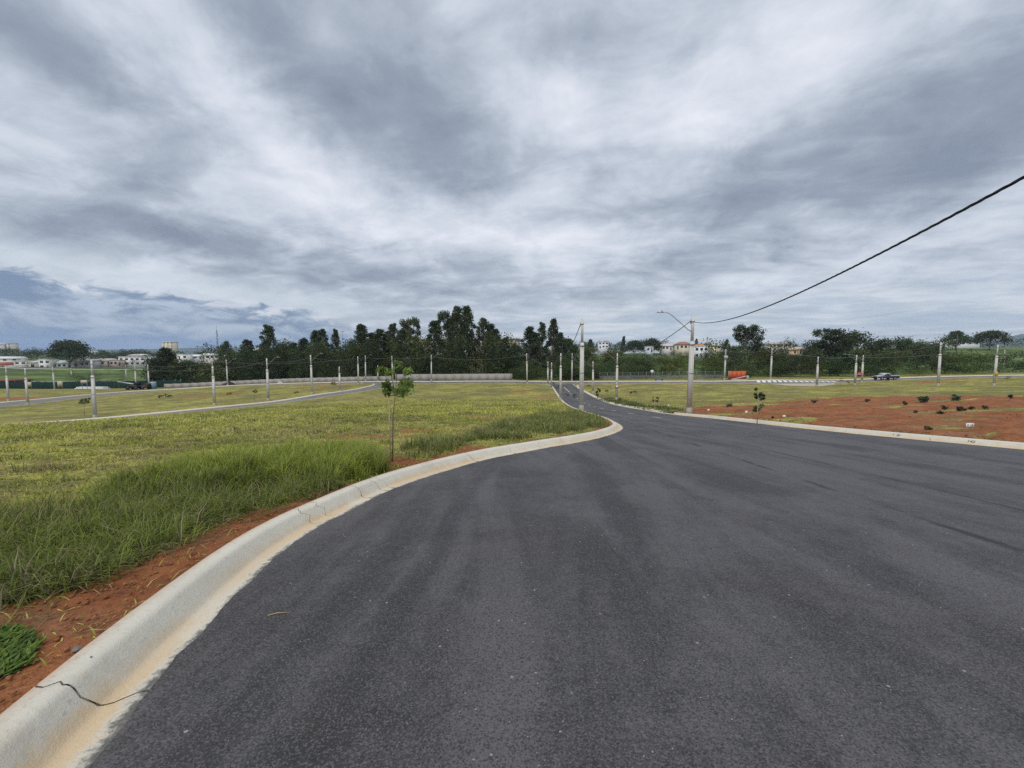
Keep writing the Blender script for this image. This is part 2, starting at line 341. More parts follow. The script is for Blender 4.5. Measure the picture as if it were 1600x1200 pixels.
def asphalt_mat(name, base, light, seam=False):
    m, nt, b = mat(name); P = N(nt, 'ShaderNodeNewGeometry').outputs['Position']
    # paving direction swings with the curve of the kerb: stretch the streaks along it
    st = MAPV(nt, P, (1.1, .16, 0), (2, 0, 0), (0, 0, R(14)))
    n1 = NOISE(nt, st, .9, 6, .62, .9); n2 = NOISE(nt, MAPV(nt, P, (1, 1, 0)), .55, 6, .65, .5); n3 = NOISE(nt, P, 7.0, 5, .7)
    fine = NOISE(nt, P, 160.0, 3, .7)
    v = N(nt, 'ShaderNodeTexVoronoi', {'Vector': P, 'Scale': 140.0}); vr = N(nt, 'ShaderNodeSeparateColor', {0: v.outputs['Color']}).outputs[0]
    v2 = N(nt, 'ShaderNodeTexVoronoi', {'Vector': P, 'Scale': 22.0}); v2c = N(nt, 'ShaderNodeSeparateColor', {0: v2.outputs['Color']}).outputs[0]
    mixd = M_(nt, 'ADD', M_(nt, 'MULTIPLY', n1, .5), M_(nt, 'ADD', M_(nt, 'MULTIPLY', n2, .35), M_(nt, 'MULTIPLY', n3, .15)))
    c = MIX(nt, RAMP(nt, mixd, .40, .58), tuple(k * .60 for k in base), light)
    warm = RAMP(nt, NOISE(nt, MAPV(nt, P, (1, 1, 0), (9, 4, 0)), .8, 5, .65), .50, .66)
    c = MIX(nt, M_(nt, 'MULTIPLY', warm, .25), c, tuple(a_ * b_ for a_, b_ in zip(base, (1.25, 1.0, .95))))
    c = MIX(nt, M_(nt, 'MULTIPLY', RAMP(nt, vr, .55, 1.0), .7), c, tuple(k * 2.4 for k in base))
    c = MIX(nt, M_(nt, 'MULTIPLY', RAMP(nt, vr, .45, .0), .75), c, tuple(k * .35 for k in base))
    speck = M_(nt, 'MULTIPLY', RAMP(nt, v2c, .965, .985), RAMP(nt, v2.outputs['Distance'], .22, .14))
    c = MIX(nt, M_(nt, 'MULTIPLY', speck, .8), c, (.34, .33, .31))
    if seam:
        sp_ = N(nt, 'ShaderNodeSeparateXYZ', {0: P})
        for (ax, ay, bx, by, w) in seam:
            L = math.hypot(bx - ax, by - ay); nx, ny = (by - ay) / L, -(bx - ax) / L
            d = M_(nt, 'ADD', M_(nt, 'MULTIPLY', M_(nt, 'SUBTRACT', sp_.outputs[0], ax), nx), M_(nt, 'MULTIPLY', M_(nt, 'SUBTRACT', sp_.outputs[1], ay), ny))
            d = M_(nt, 'ABSOLUTE', M_(nt, 'ADD', d, M_(nt, 'MULTIPLY', M_(nt, 'SUBTRACT', NOISE(nt, P, .8, 4, .6), .5), .22)))
            k = M_(nt, 'MULTIPLY', RAMP(nt, d, w, w * .3), RAMP(nt, NOISE(nt, P, .9, 5, .65), .44, .58))
            c = MIX(nt, M_(nt, 'MULTIPLY', k, .9), c, (.018, .018, .02))
    nt.links.new(c, b.inputs['Base Color'])
    b.inputs['Roughness'].default_value = .66; b.inputs['Specular IOR Level'].default_value = .38
    hg = M_(nt, 'ADD', M_(nt, 'MULTIPLY', vr, .6), M_(nt, 'MULTIPLY', fine, .5))
    nt.links.new(N(nt, 'ShaderNodeBump', {'Strength': .55, 'Distance': .006, 'Height': hg}).outputs[0], b.inputs['Normal'])
    return m
def kerb_mat():
    m, nt, b = mat('kerb_concrete'); P = N(nt, 'ShaderNodeNewGeometry').outputs['Position']
    u = N(nt, 'ShaderNodeAttribute', attribute_name='across').outputs['Fac']
    n1 = NOISE(nt, P, 3.0, 6, .65); n2 = NOISE(nt, P, 24.0, 5, .7); n3 = NOISE(nt, P, 110.0, 3, .7); nl = NOISE(nt, P, .5, 4, .6)
    c = MIX(nt, n1, (.53, .50, .42), (.68, .645, .55))
    c = MIX(nt, RAMP(nt, n2, .54, .78), c, (.40, .37, .31))
    c = MIX(nt, M_(nt, 'MULTIPLY', RAMP(nt, NOISE(nt, P, 1.1, 7, .7, .6), .50, .66), .35), c, (.42, .36, .27))
    # sand washed into the gutter
    w = M_(nt, 'ADD', u, M_(nt, 'MULTIPLY', M_(nt, 'SUBTRACT', M_(nt, 'ADD', M_(nt, 'MULTIPLY', n1, .6), M_(nt, 'MULTIPLY', n2, .4)), .5), .28))
    sand = M_(nt, 'MULTIPLY', M_(nt, 'MULTIPLY', RAMP(nt, w, .08, .17), RAMP(nt, w, .31, .22)), RAMP(nt, nl, .30, .52))
    c = MIX(nt, M_(nt, 'MULTIPLY', sand, .75), c, (.60, .43, .24))
    sm = RAMP(nt, M_(nt, 'ADD', u, M_(nt, 'MULTIPLY', M_(nt, 'SUBTRACT', M_(nt, 'ADD', M_(nt, 'MULTIPLY', n2, .6), M_(nt, 'MULTIPLY', n1, .4)), .5), .40)), .125, .035)
    c = MIX(nt, M_(nt, 'MULTIPLY', sm, .9), c, (.095, .093, .09))
    sp = RAMP(nt, n3, .66, .74)
    c = MIX(nt, M_(nt, 'MULTIPLY', sp, .5), c, (.25, .22, .18))
    dust = M_(nt, 'MULTIPLY', RAMP(nt, M_(nt, 'ADD', u, M_(nt, 'MULTIPLY', n2, .12)), .48, .60), .55)
    c = MIX(nt, dust, c, (.42, .22, .12))
    nt.links.new(c, b.inputs['Base Color']); b.inputs['Roughness'].default_value = .85; b.inputs['Specular IOR Level'].default_value = .2
    nt.links.new(N(nt, 'ShaderNodeBump', {'Strength': .6, 'Distance': .010, 'Height': M_(nt, 'ADD', n2, M_(nt, 'MULTIPLY', n3, .6))}).outputs[0], b.inputs['Normal'])
    return m
GROUND = ground_mat()
ASPH = asphalt_mat('asphalt', (.055, .052, .054), (.100, .095, .098), seam=[(*at(1100, 700, 0), *at(1600, 866, 0), .085), (*at(1330, 735, 0), *at(1600, 800, 0), .05)])
ASPH2 = asphalt_mat('old_asphalt', (.135, .128, .12), (.205, .195, .182))
KERB = kerb_mat()
YELLOW = simple('faded_yellow_paint', (.55, .46, .28), .8, .2, var=.25, scale=9)

# ------------------------------------------------------------------ plan of roads and kerbs (metres)
def resample(pts, step):
    pts = np.asarray(pts, float); P = np.vstack([2 * pts[0] - pts[1], pts, 2 * pts[-1] - pts[-2]]); out = []
    for i in range(1, len(P) - 2):
        p0, p1, p2, p3 = P[i - 1:i + 3]
        for q in np.arange(0, 1, .02):
            out.append(.5 * (2 * p1 + (p2 - p0) * q + (2 * p0 - 5 * p1 + 4 * p2 - p3) * q * q + (3 * p1 - p0 - 3 * p2 + p3) * q ** 3))
    out.append(pts[-1]); out = np.array(out)
    s = np.r_[0, np.cumsum(np.hypot(*np.diff(out, axis=0).T))]; res = [0.0]
    while res[-1] < s[-1]:
        p = np.array([np.interp(res[-1], s, out[:, 0]), np.interp(res[-1], s, out[:, 1])])
        res.append(res[-1] + (step(np.hypot(*p)) if callable(step) else step))
    res[-1] = s[-1]; res = np.array(res)
    return np.c_[np.interp(res, s, out[:, 0]), np.interp(res, s, out[:, 1])]
def normals(P, side):                       # unit normals pointing to the lot side
    t_ = np.gradient(P, axis=0); t_ /= np.linalg.norm(t_, axis=1)[:, None]
    return np.c_[-t_[:, 1], t_[:, 0]] * side  # side +1 = left of travel
stp = lambda r_: min(2.5, max(.10, .03 * r_))
K1 = resample([(4.5, -9), (1.9, -5.5), (.35, -3), (-.75, -1), (-1.38, .5), (-1.79, 1.58), (-2.07, 2.61), (-2.28, 3.87), (-2.19, 5.01), (-1.79, 6.7), (-.6, 8.99), (.9, 10.78), (2.79, 12.92), (4.1, 15.0), (4.95, 17.0), (5.4, 19.3), (5.65, 22), (5.85, 27), (6.3, 36), (7.6, 53), (8.7, 70), (9.5, 86), (9.6, 92), (9.0, 94.7), (6.5, 96.0), (3, 96.4), (-16, 99), (-26, 101)], stp)
K2 = resample([(22, -9), (17.2, 1), (15.2, 7), (14.0, 11), (12.9, 15), (12.3, 19), (12.05, 24), (12, 32), (12.5, 42), (13.6, 55), (14.3, 67), (14.6, 80), (14.8, 89), (15.4, 93), (18.2, 95.2), (25, 94), (37, 89.8), (47, 86), (54, 84.8)], stp)
K3 = resample([(71, 86), (80, 89.6), (90, 91), (101, 87.5), (109, 82), (117, 72), (121, 60)], 2.0)
K4 = resample([(-106, 60), (-107, 80), (-107, 92), (-108.5, 106), (-103, 114), (-86, 116.5), (-62, 114.5), (-45, 112), (-30, 110.5), (-18, 109), (4, 105.3), (16, 103), (27, 100.5), (39, 95.3), (49, 91), (60, 91.5), (78, 96.3), (95, 96.5), (108, 93.5), (119.5, 87), (127, 77), (131, 62)], 2.0)
K5 = resample([(-28, 100.5), (-28.6, 97), (-29.5, 88), (-31.3, 75), (-35.5, 63), (-40.5, 53), (-48, 44.5), (-58, 36), (-74, 24)], 1.5)   # right kerb of the left road
K6 = resample([(-36.5, 104), (-35.2, 99), (-34.6, 88), (-35.6, 77), (-39.5, 66.5), (-44.5, 56.5), (-52.4, 48.6), (-62, 40), (-78, 28)], 1.5)  # its left kerb
K7 = resample([(-42, 104.8), (-54, 106.5), (-66, 108), (-84, 107), (-95, 101), (-98.6, 88), (-98.6, 74), (-98, 60)], 1.5)
K8 = resample([(-190, 125), (-168, 126), (-140, 126.5), (-122, 119)], 3.0)     # pale edge under the screened fence
KW = .52
road_main = np.vstack([K1[:np.argmin(np.hypot(*(K1 - [9.6, 92]).T))], [[9.6, 97.0], [15.0, 97.0]], K2[:np.argmin(np.hypot(*(K2 - [14.8, 89]).T))][::-1], [[22, -14], [4, -14]]])
road_cross = np.vstack([[[-41, 105.2]], [[-36.5, 104.2], [-28, 101.3]], K1[np.argmin(np.hypot(*(K1 - [-26, 101]).T)):np.argmin(np.hypot(*(K1 - [6.5, 96.0]).T)):-1], [[9.6, 96.6], [15.0, 96.6]], K2[np.argmin(np.hypot(*(K2 - [18.2, 95.2]).T)):], [[56, 85], [70, 86]], K3, [[131, 62]], K4[np.argmin(np.hypot(*(K4 - [-41, 111.6]).T)):][::-1]])
road_left = np.vstack([K5, K6[::-1]])
road_ring = np.vstack([K7, K4[:np.argmin(np.hypot(*(K4 - [-40, 111.6]).T))]])
apron = np.array([(55, 84.9), (70.4, 86.1), (69, 83), (63, 79.5), (58, 80.5)])
kerbs = [(K1, 1), (K2, -1), (K3, -1), (K4, 1), (K5, 1), (K6, -1), (K7, 1)]
# K5 runs towards the viewer: lot on its left; K7 runs away from the junction: lot on its left
def pip(x, y, poly):
    x = np.asarray(x); y = np.asarray(y); c = np.zeros(x.shape, bool); n = len(poly); j = n - 1
    for i in range(n):
        xi, yi = poly[i]; xj, yj = poly[j]
        c ^= ((yi > y) != (yj > y)) & (x < (xj - xi) * (y - yi) / (yj - yi + 1e-12) + xi); j = i
    return c
def strip(K, side, w0, w1):
    n_ = normals(K, side); return np.vstack([K + n_ * w0, (K + n_ * w1)[::-1]])
def dist_line(x, y, K):
    """distance to polyline K and arclength of the nearest point"""
    best = np.full(x.shape, 1e9); arc = np.zeros(x.shape); s0 = 0
    for i in range(len(K) - 1):
        ax, ay = K[i]; bx, by = K[i + 1]; dx, dy = bx - ax, by - ay; L2 = dx * dx + dy * dy
        q = np.clip(((x - ax) * dx + (y - ay) * dy) / L2, 0, 1)
        d = np.hypot(x - ax - q * dx, y - ay - q * dy); m_ = d < best
        best = np.where(m_, d, best); arc = np.where(m_, s0 + q * math.sqrt(L2), arc); s0 += math.sqrt(L2)
    return best, arc

# ------------------------------------------------------------------ ground, roads: one triangulation split by region
rs = [.7]
while rs[-1] < 6500: rs.append(rs[-1] * (1.032 if rs[-1] < 40 else 1.042))
angs = np.r_[np.arange(-74, 74.01, .62), np.arange(78, 283, 6)]
RR, AA = np.meshgrid(rs, np.radians(angs)); RR = RR * (1 + (rng.random(RR.shape) - .5) * .012)
gx, gy = (RR * np.sin(AA)).ravel(), (RR * np.cos(AA)).ravel()
strips = [strip(K, s, 0.0, KW - .05) for K, s in kerbs]
regions = [('road', road_main), ('cross_road', road_cross), ('side_road', road_left), ('ring_road', road_ring)]
keep = np.ones(len(gx), bool)
for S_ in strips:
    bx0, by0 = S_.min(0) - .3; bx1, by1 = S_.max(0) + .3
    m_ = (gx > bx0) & (gx < bx1) & (gy > by0) & (gy < by1); idx = np.where(m_)[0]
    keep[idx[pip(gx[idx], gy[idx], S_)]] = False
gx, gy = gx[keep], gy[keep]
vco = [Vector((a, b)) for a, b in zip(gx, gy)]; edges = []
def add_loop(P, closed):
    b = len(vco); vco.extend(Vector((p[0], p[1])) for p in P)
    n = len(P); edges.extend((b + i, b + (i + 1) % n) for i in range(n if closed else n - 1))
for S_ in strips: add_loop(S_, True)
for nm, P in regions: add_loop(P, True)
add_loop(apron, True)
cv, ce, cf, _, _, _ = delaunay_2d_cdt(vco, edges, [], 0, 1e-4)
CV = np.array([(v[0], v[1]) for v in cv]); CF = np.array([f for f in cf if len(f) == 3], int)
cen = CV[CF].mean(1); reg = np.zeros(len(CF), int)
near_ = np.hypot(cen[:, 0], cen[:, 1]) < 400
idx = np.where(near_)[0]
for i, (nm, P) in list(enumerate(regions))[::-1]:
    reg[idx[pip(cen[idx, 0], cen[idx, 1], P)]] = i + 1
reg[idx[pip(cen[idx, 0], cen[idx, 1], apron)]] = 9
for S_ in strips: reg[idx[pip(cen[idx, 0], cen[idx, 1], S_)]] = -1
CZ = hh(CV[:, 0], CV[:, 1])

# where soil lies bare
SOIL_R = atpoly([(1035, 643), (1120, 632), (1250, 623), (1400, 619), (1600, 618)])
SOIL_R = np.vstack([SOIL_R, [[70, 46], [70, 8], [20, -4], [14.6, 9], [13.4, 12.5], [12.6, 18], [12.4, 24], [12.5, 30]]])
SPOTS = [(at(613, 722), .75, .6, 1.0), (at(730, 702), .9, .5, .8), (at(880, 690), .8, .4, .7), (at(560, 682), 3.4, .9, .62), (at(660, 674), 2.6, 1.0, .60), (at(760, 650), 3, 1.2, .75), (at(815, 611), 4.5, 9, .56), (at(852, 621), 3, 9, .60), (at(700, 607), 9, 5, .35), (at(330, 618), 14, 6, .55), (at(500, 605), 10, 6, .55), (at(40, 623), 16, 5, .7), (at(180, 602), 14, 6, .3), (at(1480, 597), 18, 4, .55), (at(230, 652), 5, 2, .3), (at(1380, 600), 8, 3, .5), (at(300, 668), 4, 1.4, .35), (at(470, 668), 5, 1.5, .4)]
def px0(c): return c[0] * 3.1
def soil_mask(x, y):
    o = np.zeros(x.shape)
    nr = np.hypot(x, y) < 45
    if nr.any():
        d, s = dist_line(x[nr], y[nr], K1[::2]); yy = y[nr]
        w = np.interp(yy, [-5, 1, 2, 3, 4.5, 5.5, 6.5, 8, 9.2, 10.5, 12, 14, 17, 24, 40], [1.9, 1.75, 1.5, 1.15, .75, .45, .22, .35, .6, .35, .5, .35, .35, .1, .1]) + .45
        o[nr] = np.maximum(o[nr], sst(w + .22, w - .22, d + (fbm(x[nr] * 2.2, y[nr] * 2.2, 3, 5) - .5) * .5))
    px_ = pip(x + (fbm(x * .5, y * .5, 3, 9) - .5) * 4, y + (fbm(x * .35, y * .6, 4, 19) - .5) * 9, SOIL_R)
    o = np.maximum(o, px_ * (.98 - .60 * sst(.50, .64, fbm(x * .22, y * .55, 5, 3))))
    for (c, a, b, k) in SPOTS:
        q = ((x - c[0]) / a) ** 2 + ((y - c[1]) / b) ** 2
        o = np.maximum(o, k * np.exp(-q * .6) * np.clip(.15 + 1.5 * fbm(x * .9 / max(.4, a * .25) + px0(c), y * 2.0 / max(.4, b * .35), 4, 13), 0, 1.25))
    return np.clip(o, 0, 1)
def submesh(name, mask, zoff, m, fine=False):
    F_ = CF[mask]; u, inv = np.unique(F_, return_inverse=True); F_ = inv.reshape(-1, 3)
    x, y = CV[u, 0], CV[u, 1]; z = CZ[u] + zoff; at_ = None
    if fine:
        so = soil_mask(x, y); r_ = np.hypot(x, y); fd = np.clip(1 - r_ / 60, 0, 1)
        dk = np.minimum(dist_line(x, y, K1[::3])[0], dist_line(x, y, K2[::3])[0])
        rough = np.clip((dk - .5) / .5, 0, 1)
        z = z + fd * rough * ((fbm(x * 2.4, y * 2.4, 4, 2) - .5) * .17 * (1 - .5 * so) + (fbm(x * 11, y * 11, 3, 7) - .5) * .08)
        z = z - .02 * (1 - rough) * (r_ < 60)
        z = z + pip(x, y, SOIL_R) * rough * ((fbm(x * 1.0 + y * .25, y * .16, 4, 31) - .45) * .50 + (fbm(x * 3.1 + y * .8, y * .5, 3, 35) - .5) * .22)      # graded windrows of soil
        at_ = {'soil': ('FLOAT', 'POINT', so), 'far': ('FLOAT', 'POINT', np.maximum(sst(118, 130, y + np.where(x < -60, (-60 - x) * -.05, x * .12)), sst(200, 240, r_)))}
    v = np.c_[x, y, z]
    a_ = v[F_[:, 0]]; n_ = np.cross(v[F_[:, 1]] - a_, v[F_[:, 2]] - a_)[:, 2]
    F_[n_ < 0] = F_[n_ < 0][:, ::-1]
    o = mk(name, v, F_, m, None, at_, smooth=True); return tag(o, kind='structure')
ground = submesh('ground', reg == 0, LOT, GROUND, fine=True)
road = submesh('road', reg == 1, 0.012, ASPH)
cross_road = submesh('cross_road', reg == 2, 0.012, ASPH2)
side_road = submesh('side_road', reg == 3, 0.012, ASPH2)
ring_road = submesh('ring_road', reg == 4, 0.012, ASPH2)
APR = simple('pale_concrete', (.42, .37, .30), .9, .1, var=.15, scale=1.0)
pavement = submesh('pavement', reg == 9, 0.03, APR)

# asphalt lips over the gutter: a ragged 6 cm edge
def lip(K, side, parent, amp, upto):
    K = K[np.hypot(K[:, 0], K[:, 1]) < upto]; n_ = normals(K, side)
    Kf = resample(K, .03 if upto < 15 else .1); nf = normals(Kf, side)
    w = -.02 + amp * (fbm(Kf[:, 0] * 3, Kf[:, 1] * 3, 4, 4)) + .035 * (fbm(Kf[:, 0] * 24, Kf[:, 1] * 24, 3, 6))
    a = Kf - nf * .05; b = Kf + nf * w[:, None]; z = hh(Kf[:, 0], Kf[:, 1])
    n = len(Kf); v = np.vstack([np.c_[a, z + .0105], np.c_[(a + b) / 2, z + .0150], np.c_[b, z + .012], np.c_[b + nf * .008, z - .03]])
    i = np.arange(n - 1); f = np.vstack([np.c_[i + k * n, i + k * n + 1, i + 1 + (k + 1) * n, i + (k + 1) * n] for k in range(3)])
    o = mk('asphalt_edge', v, f, ASPH, parent, None, True); tag(o, kind='stuff')
lip(K1, 1, road, .075, 24); lip(K2, -1, road, .06, 40)

# kerbs -------------------------------------------------------------
PROF = [(-.04, -.03), (0, .004), (.10, -.002), (.19, -.007), (.222, -.003), (.238, .006), (.252, .022), (.30, .078), (.338, .121), (.350, .133), (.364, .1415), (.382, .147), (.41, .1495), (.46, .151), (.503, .150), (.514, .146), (.521, .136), (.523, .12), (.523, -.2)]
def jagged(u, seed): return (vn(np.array(u) * 17.0, np.full(len(u), 3.3 * seed), 8) - .5) * .10 + (vn(np.array(u) * 75.0, np.full(len(u), 1.7 * seed), 3) - .5) * .055
def kerb_section(K, n_, z, arc, s0, s1, c0, c1, parent, prof=PROF):
    q = np.r_[s0, arc[(arc > s0 + .13) & (arc < s1 - .13)], s1]
    u = np.array([p[0] for p in prof]); w = np.array([p[1] for p in prof]); V = []
    j0 = c0 + (jagged(u, s0 % 50) if c0 else 0 * u); j1 = -c1 + (jagged(u, s1 % 50) if c1 else 0 * u)
    for k, s in enumerate(q):
        ss = s + (j0 if k == 0 else j1 if k == len(q) - 1 else 0 * u)
        X = np.interp(ss, arc, K[:, 0]); Y = np.interp(ss, arc, K[:, 1]); NX = np.interp(ss, arc, n_[:, 0]); NY = np.interp(ss, arc, n_[:, 1]); Z = np.interp(ss, arc, z)
        wob = (fbm(X * 1.7, Y * 1.7, 3, 12) - .5) * .007
        V.append(np.c_[X + NX * (u + wob * (u > .3)), Y + NY * (u + wob * (u > .3)), Z + w + wob * .5 * (u > .3)])
    V = np.array(V); nk, m_ = V.shape[:2]; f = []
    for k in range(nk - 1):
        for i in range(m_ - 1): f.append((k * m_ + i, (k + 1) * m_ + i, (k + 1) * m_ + i + 1, k * m_ + i + 1))
    b = nk * m_; f.append(tuple(range(b, b + m_))); f.append(tuple(range(b + m_, b + 2 * m_))[::-1])     # end caps on their own vertices
    return mk('kerb_section', np.vstack([V.reshape(-1, 3), V[0], V[-1]]), f, KERB, parent, {'across': ('FLOAT', 'POINT', np.tile(u, nk + 2))}, True)
CRACK = simple('crack_mortar', (.17, .145, .115), .95, .05, var=.4, scale=40)
def kerb(K, side, joints, crack, coarse=False):
    root = tag(bpy.data.objects.new('kerb', None), kind='structure'); COL.objects.link(root)
    n_ = normals(K, side); z = hh(K[:, 0], K[:, 1]); arc = np.r_[0, np.cumsum(np.hypot(*np.diff(K, axis=0).T))]
    prof = PROF[1::2] + [PROF[-1]] if coarse else PROF
    js = [0.0] + sorted(j for j in joints if 0 < j < arc[-1]) + [arc[-1]]
    for a, b in zip(js[:-1], js[1:]):
        kerb_section(K, n_, z, arc, a, b, crack if a > 0 else 0, crack if b < arc[-1] else 0, root, prof)
    if not coarse:   # dark bed showing in the cracks
        u = [(p[0], p[1] - .014) for p in PROF[1:]]
        o = kerb_section(K, n_, z, arc, 0, arc[-1], 0, 0, root, [(min(a, .509) if a > .4 else a + (.012 if .2 < a else 0), b) for a, b in u]); o.name = 'kerb_bed'; o.data.materials[0] = CRACK
    return root
arc1 = np.r_[0, np.cumsum(np.hypot(*np.diff(K1, axis=0).T))]
def arc_of(px, py):
    p = at(px, py, .14); return float(dist_line(np.array([p[0]]), np.array([p[1]]), K1)[1][0])
j1 = [arc_of(*p) for p in ((142, 1063), (471, 799), (503, 789), (552, 763), (578, 752), (590, 748), (664, 724), (719, 709), (777, 697), (824, 690), (873, 686), (936, 677))]
last = max(j1)
j1 += [last + d for d in np.arange(2.2, 130, 3.0)]; j1 += [min(j1) - d for d in (2.1, 4.4, 6.8)]
kerb(K1, 1, j1, .0055)
kerb(K2, -1, list(np.arange(2.5, 130, 2.6)), .004)
for K, s in kerbs[2:]: kerb(K, s, list(np.arange(6, 260, 6.0)), .004, coarse=True)
kb = kerb(K8, -1, [], 0, coarse=True)

# painted lane marks on the main road --------------------------------
cl = [(9.0, 20), (8.95, 30), (9.2, 40), (10.2, 53), (11.0, 65), (11.6, 78), (12, 90)]
cl = resample(cl, .25); cn = normals(cl, 1); ca = np.r_[0, np.cumsum(np.hypot(*np.diff(cl, axis=0).T))]
def dash(s0, s1, w, off=0.0):
    q = np.linspace(s0, s1, max(2, int((s1 - s0) / .5))); X = np.interp(q, ca, cl[:, 0]); Y = np.interp(q, ca, cl[:, 1]); nx = np.interp(q, ca, cn[:, 0]); ny = np.interp(q, ca, cn[:, 1])
    a = np.c_[X + nx * (off - w), Y + ny * (off - w)]; b = np.c_[X + nx * (off + w), Y + ny * (off + w)]
    v = np.vstack([np.c_[a, hh(a[:, 0], a[:, 1]) + .026], np.c_[b, hh(b[:, 0], b[:, 1]) + .026]]); n = len(q); i = np.arange(n - 1)
    mk('lane_dash', v, np.c_[i, i + 1, i + 1 + n, i + n], YELLOW, road)
for k, s in enumerate(np.arange(3.2, 62, 5.2)): dash(s, s + 1.5, .07)
dash(58, 72, .09)

# ------------------------------------------------------------------ vegetation builders
def leaf_quads(cen, size, n_per, tints, rngl, flat=.0, up=0.0):
    """cen (k,3), radius per clump, leaf quads in each; returns verts, faces, colours"""
    V = []; C = []
    for (c, r_, n, tint) in zip(cen, size, n_per, tints):
        d = rngl.normal(size=(n, 3)); d /= np.linalg.norm(d, axis=1)[:, None]
        rad = r_ * rngl.random(n) ** .42
        p = c + d * rad[:, None] * np.array([1, 1, .9]) + rngl.normal(size=(n, 3)) * r_ * .16; V.append(p); C.append(np.clip(np.array(tint) * (1 + (rngl.random((n, 1)) - .5) * .7) * (1 + (rngl.random((n, 3)) - .5) * .15), 0, 1))
    return np.vstack(V), np.vstack(C)
def leaves_to_mesh(P, C, ls, rngl, droop=0.0):
    n = len(P); a = rngl.normal(size=(n, 3)); a[:, 2] -= droop; a /= np.linalg.norm(a, axis=1)[:, None]
    b = rngl.normal(size=(n, 3)); b -= a * (a * b).sum(1)[:, None]; b /= np.linalg.norm(b, axis=1)[:, None]
    l = (ls * (.6 + .8 * rngl.random(n)))[:, None]
    V = np.stack([P - a * l * .5, P + b * l * .28, P + a * l * .5, P - b * l * .28], 1).reshape(-1, 3)
    f = np.arange(n * 4).reshape(-1, 4); c4 = np.repeat(np.c_[C, np.ones(n)], 4, 0)
    return V, f, {'tint': ('FLOAT_COLOR', 'POINT', c4)}
GREENS = dict(euc=(.074, .100, .048), broad=(.068, .104, .038), olive=(.100, .132, .042), dark=(.056, .080, .040), lime=(.10, .15, .035), fresh=(.085, .135, .035), grey=(.066, .084, .054))
def tree_proto(kind, seed, H, Wd, tone, leaf=.5, puffs=18, n=150, bole=.35):
    rl = np.random.default_rng(seed); cen = []; siz = []; tint = []; g = G()
    top = H * .97; t0 = np.array(GREENS[tone]); lean = (rl.random(2) - .5) * .06 * H
    g.tube([(0, 0, -.6), (lean[0] * .2, lean[1] * .2, H * .25), (lean[0] * .5, lean[1] * .5, H * .55), (lean[0], lean[1], H * .9)], [H * .018 + .08, H * .014 + .05, H * .009 + .03, .04], 7)
    for i in range(puffs):
        q = (i + .5) / puffs
        if kind == 'euc':
            zc = H * (bole + (.95 - bole) * q ** .85); rr = Wd * .52 * (1.02 - .86 * q ** 1.3) * (.25 + .9 * rl.random() ** .7); r_ = Wd * (.205 - .085 * q) * (.55 + .7 * rl.random())
        elif kind == 'open':
            zc = H * (bole + (.95 - bole) * rl.random() ** .6); rr = Wd * .40 * rl.random() ** .5 * (1.15 - .5 * abs(zc / H - .7)); r_ = Wd * .13 * (.7 + .6 * rl.random())
        elif kind == 'dome':
            a_ = rl.random() * math.pi * .5; zc = H * (bole + (1 - bole) * .86 * math.sin(a_)); rr = Wd * .43 * math.cos(a_) * (.6 + .4 * rl.random()); r_ = Wd * .14 * (.8 + .5 * rl.random())
        else:
            zc = H * (.10 + .80 * rl.random()); rr = Wd * .40 * rl.random() ** .5 * math.sqrt(max(.15, 1 - (zc / H - .4) ** 2 * 2.2)); r_ = Wd * .19 * (.7 + .6 * rl.random())
        a = rl.random() * 6.283 if kind != 'euc' else i * 2.4 + rl.random()
        c = np.array([rr * math.cos(a) + lean[0] * zc / H, rr * math.sin(a) + lean[1] * zc / H, min(zc, top - r_ * .7)])
        cen.append(c); siz.append(r_); k = .7 + .7 * rl.random(); tint.append(t0 * k * np.array([1 + .35 * (rl.random() - .4), 1, 1]))
        zb = max(H * .18, c[2] - rr * 1.1 - 1.0)
        g.tube([(lean[0] * zb / H, lean[1] * zb / H, zb), tuple((c + np.array([lean[0] * zb / H, lean[1] * zb / H, zb])) / 2 + np.array([0, 0, .2])), tuple(c)], [H * .006 + .02, H * .004 + .015, .015], 5, False)
    P, C = leaf_quads(cen, siz, [n] * puffs, tint, rl)
    V, f, at_ = leaves_to_mesh(P, C, leaf, rl, .5 if kind == 'euc' else 0)
    cr_ = mk('crown', V, f, LEAF, None, at_); tr_ = g.build('trunk', PALEBARK if kind in ('euc', 'open') else BARK, None, True)
    for o in (cr_, tr_): COL.objects.unlink(o)
    return dict(crown=cr_.data, trunk=tr_.data, H=H, W=Wd)
PROTO = dict(
    euc=[tree_proto('euc', 1, 22, 7, 'euc', .5, 52, 125, .14), tree_proto('euc', 2, 22, 7, 'euc', .5, 40, 130, .28), tree_proto('euc', 3, 22, 8, 'dark', .5, 60, 120, .10), tree_proto('euc', 4, 22, 6, 'grey', .5, 44, 125, .20)],
    open=[tree_proto('open', 5, 20, 11, 'dark', .55, 26, 190, .42), tree_proto('open', 15, 20, 9, 'euc', .55, 26, 190, .40)],
    broad=[tree_proto('broad', 6, 14, 11, 'broad', .6, 34, 120), tree_proto('broad', 7, 14, 11, 'olive', .6, 34, 120), tree_proto('broad', 8, 14, 10, 'dark', .6, 32, 120)],
    dome=[tree_proto('dome', 9, 14, 20, 'dark', .9, 46, 90, .35), tree_proto('dome', 10, 12, 13, 'broad', .7, 34, 100, .3)],
    bush=[tree_proto('broad', 11, 3, 3, 'olive', .28, 14, 90), tree_proto('broad', 12, 3, 3, 'fresh', .28, 14, 90), tree_proto('broad', 13, 3, 3, 'dark', .28, 14, 90)])
